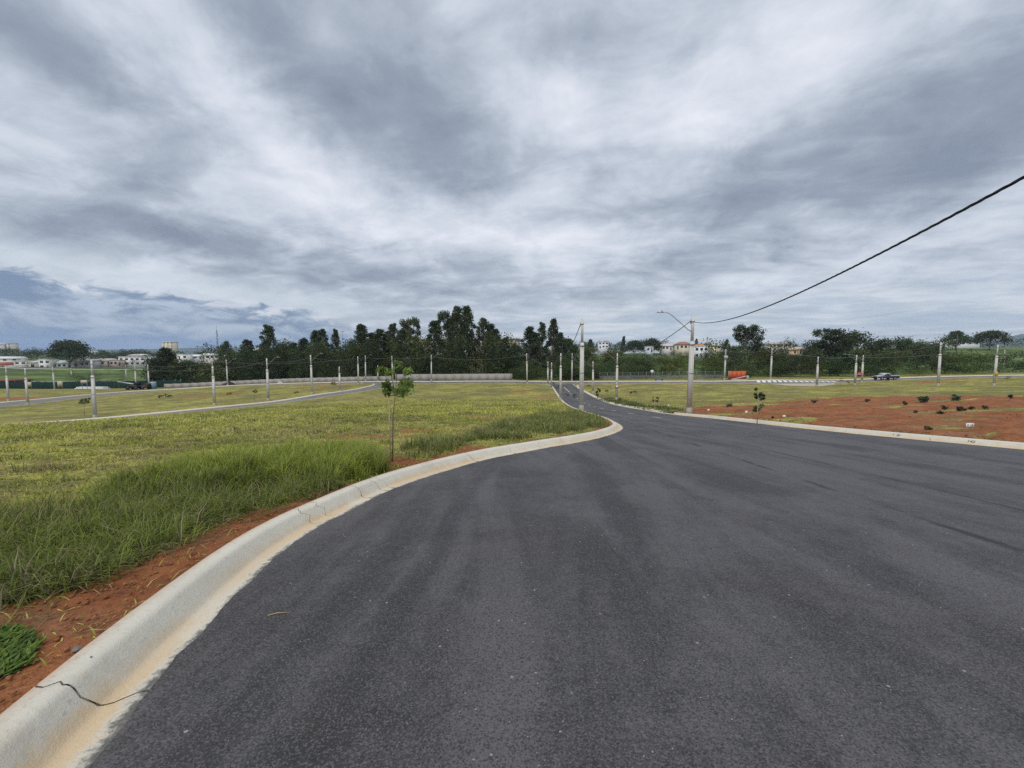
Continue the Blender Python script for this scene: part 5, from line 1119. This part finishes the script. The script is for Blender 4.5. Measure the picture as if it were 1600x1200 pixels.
SAPS = [(1183, 660, 605, 20, 'staked sapling with a round dark crown at the right kerb', .62, (.06, .09, .025), 420, True), (1023, 641, 619, 14, 'small drooping sapling left of the big lamp pole', .55, (.06, .085, .03), 120, True), (932, 655, 605, 11, 'thin bare-stemmed sapling between the big grass pole and the road', .70, (.05, .075, .03), 130, False), (896, 636, 615, 8, 'little dark lollipop sapling on the left verge, right one of two', .70, (.055, .09, .03), 130, False), (886, 627, 614, 7, 'little dark lollipop sapling on the left verge, left one of two', .65, (.045, .07, .03), 110, False), (872, 609, 602, 7, 'small shrub-like sapling by the far left kerb of the main road', .3, (.06, .09, .03), 110, False), (864, 602, 597, 6, 'tiny sapling at the far left corner of the main road', .3, (.05, .08, .03), 90, False), (920, 607, 600, 7, 'tiny sapling on the far right verge of the main road', .35, (.05, .075, .03), 90, False), (948, 616, 608, 8, 'low sapling left of the speed sign pole', .4, (.05, .075, .03), 100, False), (985, 618, 611, 8, 'low sapling right of the speed sign pole, left one of two', .4, (.05, .075, .03), 100, False), (992, 617, 610, 7, 'low sapling right of the speed sign pole, right one of two', .4, (.05, .075, .03), 100, False), (967, 628, 622, 8, 'weedy sapling at the foot of the speed sign pole', .2, (.055, .085, .03), 110, False),
 (132, 650, 620, 16, 'thin young tree left of the lone meadow pole', .62, (.075, .10, .035), 160, False), (398, 626, 606, 9, 'young tree left of the lamp pole by the left road', .55, (.09, .11, .04), 130, False), (358, 620, 613, 9, 'yellowish young bush tree right of the three poles', .4, (.16, .18, .05), 120, False), (463, 618, 610, 8, 'yellow-green young tree left of the lamp pole below the white block', .35, (.16, .18, .05), 120, False), (521, 603, 596, 9, 'low dark sapling by the left road junction', .2, (.05, .075, .03), 120, False), (250, 624, 617, 9, 'low dark sapling on the left lot, left one of two', .3, (.06, .08, .035), 110, False), (262, 622, 615, 10, 'low dark sapling on the left lot, right one of two', .3, (.06, .08, .035), 120, False), (1313, 604, 590, 6, 'thin dark sapling left of the stop sign', .6, (.05, .07, .03), 80, False), (1324, 608, 594, 6, 'thin dark sapling closest to the stop sign', .6, (.05, .07, .03), 80, False), (1386, 599, 592, 6, 'thin sapling in front of the pickup truck', .5, (.05, .07, .03), 80, False), (1573, 601, 588, 7, 'thin sapling right of the right-edge pole', .6, (.06, .08, .035), 90, False)]
for i, (px, pb, pt, wp, l, c0, tone, nlv, stk) in enumerate(SAPS):
    x, y = at(px, pb); Hh = max(.4, ztop(pt, y) - h1(x, y) - LOT); W = wp / F * y
    sapling(x, y, Hh, W, l, c0, tone, nlv, max(.08, W * .16), stk, .01, seed=i + 7, paleleg=(i in (0, 1)))

# weeds on the red lot ---------------------------------------------
def weed(px, py, wp, hp, tone, label, seed):
    x, y = at(px, py); W, H = wp / F * y, hp / F * y; rl = np.random.default_rng(seed); cen = []; siz = []; ti = []
    g = G()
    for k in range(8):
        a = rl.random() * 6.28; rr = W * .35 * rl.random() ** .5; c = np.array([rr * math.cos(a), rr * math.sin(a), H * (.25 + .55 * rl.random())]); cen.append(c); siz.append(W * .2); ti.append(np.array(tone) * 1.6 * (.7 + .6 * rl.random())); g.tube([(0, 0, -.03), tuple(c)], [.012, .005], 4, False)
    o = thing('weed', label, 'weed', (x, y, h1(x, y) + LOT), 0, 'weeds on the bare red lot'); g.build('stem', BARK, o)
    P, C = leaf_quads(cen, siz, [26] * 8, ti, rl); V, f, at_ = leaves_to_mesh(P, C, max(.07, W * .2), rl); mk('leaves', V, f, LEAF, o, at_)
for i, (px, py, w, h_, tn, l) in enumerate([(1355, 628, 8, 5, (.04, .06, .03), 'dark weed on the upper left of the red lot'), (1414, 634, 8, 8, (.035, .05, .028), 'dark round weed left of the widest bush on the red lot'), (1446, 629, 20, 9, (.055, .075, .035), 'widest olive bush at the top edge of the red lot'), (1491, 627, 14, 12, (.03, .05, .028), 'tallest dark bush at the top edge of the red lot'), (1475, 640, 9, 7, (.03, .045, .028), 'dark weed below the tallest bush'), (1502, 643, 12, 9, (.03, .045, .028), 'dark weed, left one of three above the lot marker'), (1517, 641, 9, 6, (.03, .045, .028), 'dark weed, middle one of three above the lot marker'), (1539, 640, 8, 7, (.03, .045, .028), 'dark weed, right one of three above the lot marker'), (1469, 648, 10, 8, (.05, .06, .035), 'brownish weed left of the three dark ones'), (1430, 646, 7, 5, (.04, .05, .03), 'small weed low in the middle of the red lot'), (1185, 645, 18, 14, (.075, .095, .045), 'pale grey-green bush behind the staked sapling'), (1272, 630, 8, 5, (.035, .045, .028), 'small dark weed right of the staked sapling'), (1207, 655, 5, 5, (.03, .04, .025), 'tiny dark weed near the right kerb'), (1142, 636, 12, 5, (.085, .09, .045), 'flat olive weed right of the lamp pole'), (1578, 624, 8, 8, (.04, .055, .03), 'dark weed at the right edge of the red lot'), (1450, 672, 12, 6, (.09, .09, .045), 'dry olive tuft left of the lot marker')]): weed(px, py, w, h_, tn, l, i + 50)

# lot marker signs ---------------------------------------------------
def marker(px, py0, py1, wp, label, text=None):
    x, y = at(px, py1 + 2); z = h1(x, y) + LOT; w = wp / F * y; hgt = (py1 - py0) / F * y
    o = thing('lot_marker', label, 'lot marker', (x, y, z), 0, 'lot marker plates')
    G().box((0, 0, hgt / 2 + .05), (w, .02, hgt), 0).build('plate', WHITE, o); G().box((0, .025, (hgt + .04) / 2 - .1), (.03, .025, hgt + .16)).build('peg', simple('stake_wood', (.36, .29, .20), .9), o)
    if text:
        textpart(text, o, (0, -.0115, hgt * .56 + .05), hgt * .66, BLACK)
        for k in range(5): G().box((-w * .28 + k * w * .14, -.0115, .05 + hgt * .17), (w * .09, .003, hgt * .06)).build('fine_print', BLACK, o)
marker(1515, 661, 669, 12, 'white lot marker plate with black characters on the red soil', 'F 10')
marker(1225, 648, 653, 4.5, 'small blank white marker on the red lot right of the staked sapling')
marker(1166, 641, 646, 3.5, 'small blank white marker left of the staked sapling')
marker(1107, 638, 642, 3, 'small blank white marker just right of the lamp pole')
marker(1045, 631, 634, 2.5, 'tiny white marker in the grass left of the lamp pole')
marker(798, 660, 666, 6, 'pale marker plate hidden in the tall grass patch')
# numbers painted on the right kerb face
arc2 = np.r_[0, np.cumsum(np.hypot(*np.diff(K2, axis=0).T))]
def kerb_text(s, px, py, size):
    p = np.array(at(px, py, .1)); d, a = dist_line(np.array([p[0]]), np.array([p[1]]), K2); a = float(a[0])
    x, y = np.interp(a, arc2, K2[:, 0]), np.interp(a, arc2, K2[:, 1]); nn = normals(K2, -1); nx, ny = np.interp(a, arc2, nn[:, 0]), np.interp(a, arc2, nn[:, 1])
    root = [q for q in COL.objects if q.name.startswith('kerb') and q.parent is None][1]
    rz = math.atan2(ny, nx) - math.pi / 2
    textpart(s, root, (x + nx * .288, y + ny * .288, h1(x, y) + .076), size, simple('worn_black', (.10, .095, .085), .8), (R(49), 0, rz), 'kerb_number')
kerb_text('1  20', 1330, 682, .11); kerb_text('142', 1467, 692, .12)

# ------------------------------------------------------------------ grass
TALL1 = atpoly([(-160, 990), (0, 968), (60, 940), (200, 885), (330, 838), (470, 792), (540, 776), (585, 752), (600, 738), (588, 722), (560, 712), (480, 716), (300, 742), (170, 772), (120, 800), (0, 812), (-160, 840)])
TALL2 = atpoly([(640, 724), (690, 708), (745, 693), (835, 685), (950, 667), (962, 660), (935, 652), (905, 645), (850, 650), (800, 662), (740, 684), (640, 706)])
TALL3 = atpoly([(930, 622), (965, 632), (1010, 641), (1050, 646), (1050, 642), (1010, 634), (960, 622)])
def sample_poly(P, n):
    lo, hi = P.min(0), P.max(0); out = []
    while sum(len(o) for o in out) < n:
        q = lo + (hi - lo) * rng.random((n, 2)); out.append(q[pip(q[:, 0], q[:, 1], P)])
    return np.vstack(out)[:n]
def blades(P, L, w, lean, C, name, zoff=LOT - .02, curl=.5, dirbias=None):
    n = len(P); z = hh(P[:, 0], P[:, 1]) + zoff; a = rng.random(n) * 6.283
    d = np.c_[np.cos(a), np.sin(a)]
    if dirbias is not None: d = d + dirbias; d /= np.linalg.norm(d, axis=1)[:, None]
    s = np.c_[-d[:, 1], d[:, 0]] * (w / 2)[:, None]
    hor = np.sin(lean); ver = np.cos(lean)
    b = np.c_[P, z]; mid = b + np.c_[d * (L * .55 * hor)[:, None], L * .55 * ver]
    l2 = np.minimum(lean + curl * (.4 + rng.random(n)), 2.2); tip = mid + np.c_[d * (L * .45 * np.sin(l2))[:, None], L * .45 * np.cos(l2)]
    S3 = np.c_[s, np.zeros(n)]
    V = np.stack([b - S3, b + S3, mid + S3 * .8, mid - S3 * .8, tip], 1).reshape(-1, 3); i = np.arange(n) * 5
    f = np.stack([np.c_[i, i + 1, i + 2], np.c_[i, i + 2, i + 3], np.c_[i + 3, i + 2, i + 4]], 1).reshape(-1, 3)
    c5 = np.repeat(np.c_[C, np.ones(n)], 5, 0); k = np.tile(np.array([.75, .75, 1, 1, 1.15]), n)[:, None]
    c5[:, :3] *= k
    return tag(mk(name, V, f, GRASS, None, {'tint': ('FLOAT_COLOR', 'POINT', c5)}), kind='stuff')
def cmix(t_, *cols):
    cols = np.array(cols); x = np.clip(t_, 0, .9999) * (len(cols) - 1); i = x.astype(int); f = (x - i)[:, None]; return cols[i] * (1 - f) + cols[i + 1] * f
def kdist(P): return dist_line(P[:, 0], P[:, 1], K1[::2])[0]
# tall grass beside the near kerb: tufts, upright and bright further on, lodged and grey-green nearest
C_ = sample_poly(TALL1, 2300); cd_ = kdist(C_); cl_ = fbm(C_[:, 0] * 1.5, C_[:, 1] * 1.5, 3, 21)
C_ = C_[(cd_ > np.interp(C_[:, 1], [1, 2, 3, 4.5, 5.5, 6.5], [1.75, 1.5, 1.22, .90, .72, .64]) + .8 * (fbm(C_[:, 0] * 2.2, C_[:, 1] * 2.2, 3, 77) - .42)) & (rng.random(len(C_)) < sst(.22, .5, cl_ + .08))]; m_ = len(C_)
up_c = np.clip(sst(5.2, 6.6, C_[:, 1] - (C_[:, 0] + 4) * .2) + .25 * (rng.random(m_) - .5), 0, 1)
sc_c = (.55 + .75 * rng.random(m_)) * (.7 + .6 * fbm(C_[:, 0] * .9, C_[:, 1] * .9, 3, 29)); hue_c = rng.random(m_); dir_c = rng.random(m_) * 6.283; nb_c = (22 + 22 * rng.random(m_)).astype(int)
I = np.repeat(np.arange(m_), nb_c); n = len(I); P = C_[I] + rng.normal(size=(n, 2)) * (.055 + .05 * (1 - up_c[I]))[:, None]
ok = kdist(P) > .57; I = I[ok]; P = P[ok]; n = len(P); up = up_c[I]
L = (.20 + .24 * rng.random(n)) * sc_c[I] * (.85 + .40 * up)
lean = np.where(rng.random(n) < .15 + .85 * up, .06 + .42 * rng.random(n), .6 + .85 * rng.random(n))
tt = np.clip(.22 + .38 * up + .55 * (hue_c[I] - .5) + .35 * (rng.random(n) - .5), 0, 1)
col = cmix(tt, (.095, .120, .036), (.19, .235, .048), (.31, .37, .058), (.47, .50, .11))
dry = rng.random(n) < .05 + .22 * (1 - up) * (hue_c[I] < .45); col[dry] = cmix(rng.random(dry.sum()), (.20, .16, .10), (.30, .25, .15), (.42, .36, .22))
db = np.c_[np.cos(dir_c[I]), np.sin(dir_c[I])] * .9
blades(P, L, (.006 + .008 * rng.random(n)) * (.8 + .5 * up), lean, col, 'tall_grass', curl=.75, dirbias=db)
# long lodged runners reaching out over the bare soil
P = sample_poly(TALL1, 9000); d = kdist(P); P = P[(d > .75) & (d < 1.7) & (P[:, 1] < 6.2)]; P = P[rng.random(len(P)) < sst(.42, .6, fbm(P[:, 0] * 2, P[:, 1] * 2, 2, 91))][:900]; n = len(P)
blades(P, .14 + .22 * rng.random(n), .005 + .005 * rng.random(n), 1.2 + .3 * rng.random(n), cmix(rng.random(n), (.07, .10, .035), (.14, .18, .05), (.24, .20, .12)), 'grass_runners', zoff=LOT + .02, curl=.12, dirbias=np.tile([.9, -.5], (n, 1)))
P = sample_poly(np.vstack([TALL2[:8], TALL2[8:] + np.array([-.4, .5])]), 34000); cl_ = fbm(P[:, 0] * 1.2, P[:, 1] * 1.2, 3, 23); dk = kdist(P)
kp = (rng.random(len(P)) < sst(.36, .66, cl_) * (.35 + .65 * sst(.9, 1.6, dk))) & (dk > .66); P = P[kp]; cl_ = cl_[kp]; n = len(P)
L = (.16 + .30 * rng.random(n) ** 1.6) * (.25 + 1.4 * cl_); col = cmix(np.clip(.45 + .9 * (rng.random(n) - .5) + 1.2 * (cl_ - .5), 0, 1), (.085, .115, .042), (.14, .19, .05), (.22, .27, .07), (.34, .33, .12))
dry = rng.random(n) < .16; col[dry] = cmix(rng.random(dry.sum()), (.20, .15, .09), (.32, .27, .15))
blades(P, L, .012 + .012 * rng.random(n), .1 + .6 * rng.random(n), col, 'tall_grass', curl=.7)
P = sample_poly(np.vstack([TALL3[:4], TALL3[4:] + np.array([1.6, 1.0])]), 6500); cl_ = fbm(P[:, 0] * .9, P[:, 1] * .5, 3, 25); P = P[rng.random(len(P)) < sst(.38, .62, cl_)]; n = len(P); L = .08 + .26 * rng.random(n) ** 1.7; col = cmix(rng.random(n), (.055, .085, .028), (.09, .14, .035), (.13, .17, .05)); blades(P, L, .03 + .03 * rng.random(n), .1 + .6 * rng.random(n), col, 'tall_grass')
def polar(n, r0, r1, a0, a1, pw=1.0):
    r_ = r0 * (r1 / r0) ** (rng.random(n) ** pw); a = np.radians(a0 + (a1 - a0) * rng.random(n)); return np.c_[r_ * np.sin(a), r_ * np.cos(a)]
def lots_only(P):
    bad = np.zeros(len(P), bool)
    for nm, Q in regions: bad |= pip(P[:, 0], P[:, 1], Q)
    for S_, (K, s) in zip(strips[:2], kerbs[:2]): bad |= pip(P[:, 0], P[:, 1], strip(K[::2], s, 0, KW + .04))
    return P[~bad]
# scattered taller tufts thinning out into the mown mat, some dead stems
C_ = lots_only(np.vstack([polar(900, 4.5, 34, -66, 6, .9), sample_poly(np.vstack([TALL1[:1], TALL1[9:]]) + np.array([-.6, .7]), 420)])); C_ = C_[soil_mask(C_[:, 0], C_[:, 1]) < .75]; m_ = len(C_)
sc_c = .4 + .8 * rng.random(m_) ** 2; hue_c = rng.random(m_); I = np.repeat(np.arange(m_), 18); n = len(I); r_ = np.hypot(C_[I, 0], C_[I, 1]); P = C_[I] + rng.normal(size=(n, 2)) * (.06 * sc_c[I] * (1 + r_ / 20))[:, None]
ok = kdist(P) > .6; I = I[ok]; P = P[ok]; r_ = r_[ok]; n = len(P)
col = cmix(np.clip(hue_c[I] + .4 * (rng.random(n) - .5), 0, 1), (.11, .14, .04), (.22, .26, .055), (.36, .37, .085), (.42, .34, .17))
blades(P, (.10 + .16 * rng.random(n)) * sc_c[I] * 1.3, (.007 + .007 * rng.random(n)) * np.clip(r_ / 9, .8, 3), .15 + .8 * rng.random(n), col, 'grass_tufts', curl=.6)
# mown mat of the meadow: short blades and lying clippings
P = lots_only(polar(330000, 3.0, 62, -70, 8, .80)); so = soil_mask(P[:, 0], P[:, 1]); P = P[rng.random(len(P)) > np.clip(so * 1.5 - .2, 0, .97)]; n = len(P); r_ = np.hypot(P[:, 0], P[:, 1])
patch = fbm(P[:, 0] * .35, P[:, 1] * .35, 4, 41); p2 = fbm(P[:, 0] * 1.6, P[:, 1] * 1.6, 3, 43)
col = cmix(np.clip(.45 + 1.3 * (patch - .5) + .9 * (p2 - .5) + .55 * (rng.random(n) - .5), 0, 1), (.13, .165, .04), (.30, .335, .065), (.52, .535, .10), (.64, .61, .19))
br = rng.random(n) < np.clip(.22 + 1.2 * (fbm(P[:, 0] * .8, P[:, 1] * .8, 3, 47) - .5), .04, .6); col[br] = cmix(rng.random(br.sum()), (.16, .11, .06), (.36, .28, .15), (.55, .47, .28))
sc_ = np.clip(r_ / 9, .7, 5.0)
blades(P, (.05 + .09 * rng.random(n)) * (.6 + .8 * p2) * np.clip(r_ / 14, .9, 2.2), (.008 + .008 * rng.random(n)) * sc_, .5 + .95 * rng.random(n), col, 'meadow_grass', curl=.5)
P = lots_only(polar(42000, 12, 75, 8, 62, 1.0)); so = soil_mask(P[:, 0], P[:, 1]); P = P[rng.random(len(P)) > np.clip(so * 1.04, 0, .955)]; n = len(P); r_ = np.hypot(P[:, 0], P[:, 1])
col = cmix(rng.random(n), (.09, .11, .035), (.19, .20, .055), (.30, .29, .085), (.30, .24, .13)); blades(P, .07 + .10 * rng.random(n), (.012 + .012 * rng.random(n)) * np.clip(r_ / 14, .8, 3), .4 + .9 * rng.random(n), col, 'meadow_grass')
# cut straw lying on the bare soil strip and low creeping green at the frame edge
P = polar(16000, 1.6, 14, -74, 10); d = kdist(P); P = lots_only(P[(d > .6) & (d < 2.2)]); n = len(P); cl_ = fbm(P[:, 0] * 2.5, P[:, 1] * 2.5, 2, 61); P = P[rng.random(n) < sst(.42, .62, cl_)]; n = len(P)
blades(P, .06 + .14 * rng.random(n), .003 + .003 * rng.random(n), 1.50 + .08 * rng.random(n), cmix(rng.random(n), (.20, .15, .09), (.30, .22, .13), (.44, .34, .22)), 'cut_straw', zoff=LOT + .012, curl=.03)
P = sample_poly(atpoly([(-200, 1010), (0, 985), (40, 985), (58, 1010), (40, 1045), (0, 1060), (-200, 1130)]), 5200); n = len(P); cl_ = fbm(P[:, 0] * 5, P[:, 1] * 5, 2, 67); P = P[rng.random(n) < sst(.35, .55, cl_)]; n = len(P)
blades(P, .03 + .05 * rng.random(n), .012 + .012 * rng.random(n), .7 + .7 * rng.random(n), cmix(rng.random(n), (.05, .085, .02), (.10, .17, .03), (.18, .26, .05)), 'creeping_weed', zoff=LOT, curl=.4)

# loose clods on bare soil, crumbs on the asphalt -----------------------
def clods(P, size, cols, name, m, z0):
    n = len(P); base = np.array([(1, 0, 0), (-1, 0, 0), (0, 1, 0), (0, -1, 0), (0, 0, 1), (0, 0, -.6)], float); fc = np.array([(0, 2, 4), (2, 1, 4), (1, 3, 4), (3, 0, 4), (2, 0, 5), (1, 2, 5), (3, 1, 5), (0, 3, 5)])
    V = base[None] * (size[:, None, None] * (.6 + .8 * rng.random((n, 6, 1)))) * np.array([1, 1, .7]); a = rng.random(n) * 6.28
    x = V[:, :, 0] * np.cos(a)[:, None] - V[:, :, 1] * np.sin(a)[:, None]; y = V[:, :, 0] * np.sin(a)[:, None] + V[:, :, 1] * np.cos(a)[:, None]
    V = np.stack([x + P[:, :1], y + P[:, 1:], V[:, :, 2] + (hh(P[:, 0], P[:, 1]) + z0)[:, None]], 2).reshape(-1, 3)
    f = (np.arange(n)[:, None, None] * 6 + fc[None]).reshape(-1, 3); c = np.repeat(np.c_[cols, np.ones(n)], 6, 0)
    return tag(mk(name, V, f, m, None, {'tint': ('FLOAT_COLOR', 'POINT', c)}), kind='stuff')
DRYM = leafmat('clod_soil', trans=0.0)
P = polar(30000, 1.5, 12, -74, 12); d = kdist(P); P = lots_only(P[(d > .56) & (d < 2.2)]); so = soil_mask(P[:, 0], P[:, 1]); P = P[so > .5]; n = len(P)
clods(P, .003 + .017 * rng.random(n) ** 4, cmix(rng.random(n), (.20, .065, .026), (.30, .11, .045), (.36, .17, .09)), 'soil_clods', DRYM, LOT + .004)
P = lots_only(sample_poly(SOIL_R, 9000)); n = len(P); clods(P, .015 + .06 * rng.random(n) ** 4, cmix(rng.random(n), (.17, .055, .025), (.30, .105, .045), (.38, .17, .09)), 'soil_clods', DRYM, LOT + .01)
P = polar(1500, 1.3, 14, -40, 60); P = P[pip(P[:, 0], P[:, 1], road_main)]; n = len(P); clods(P, .002 + .005 * rng.random(n) ** 3, cmix(rng.random(n), (.10, .10, .10), (.28, .27, .25), (.40, .37, .33)), 'road_grit', DRYM, .014)
# a few stones and a lump of dropped concrete behind the near kerb
STN = simple('grey_stone', (.20, .185, .175), .9, .1, var=.3, scale=30, bump=.5)
def stone(px, py, s, label, flat=.5):
    x, y = at(px, py); rl = np.random.default_rng(px); import bmesh
    bm = bmesh.new(); bmesh.ops.create_icosphere(bm, subdivisions=2, radius=1)
    for v in bm.verts: v.co = Vector((v.co.x * s, v.co.y * s * .7, v.co.z * s * flat)) * (.75 + .5 * rl.random())
    me = bpy.data.meshes.new('stone'); bm.to_mesh(me); bm.free(); me.materials.append(STN); o = bpy.data.objects.new('stone', me); COL.objects.link(o); o.location = (x, y, h1(x, y) + LOT + s * flat * .3); tag(o, label, 'stone', 'stones behind the near kerb')
stone(138, 1034, .035, 'dark stone touching the back of the near kerb'); stone(120, 1016, .028, 'small dark stone a little behind the near kerb'); stone(72, 1088, .05, 'flat grey mortar lump behind the kerb near the big crack', .3)
tw = G().tube([(0, 0, 0), (.06, .02, .006), (.14, .03, .002)], [.003, .003, .001], 5).build('twig', simple('dry_straw', (.50, .36, .18), .8)); p = at(418, 962, .02); tw.location = (p[0], p[1], h1(*p) + .018); tag(tw, 'single dry straw lying on the asphalt near the kerb', 'straw')
# ------------------------------------------------------------------ air: everything far off fades a little towards blue
HZM = bpy.data.materials.new('haze'); HZM.use_nodes = True; nt = HZM.node_tree; nt.nodes.clear()
vol = N(nt, 'ShaderNodeVolumePrincipled', {'Color': (.74, .86, 1.0, 1), 'Density': 1.1e-4, 'Anisotropy': .0})
N(nt, 'ShaderNodeOutputMaterial', {'Volume': vol.outputs[0]})
hz = G().box((0, 0, 90), (13200, 13200, 280)).build('haze', HZM); tag(hz, kind='stuff')
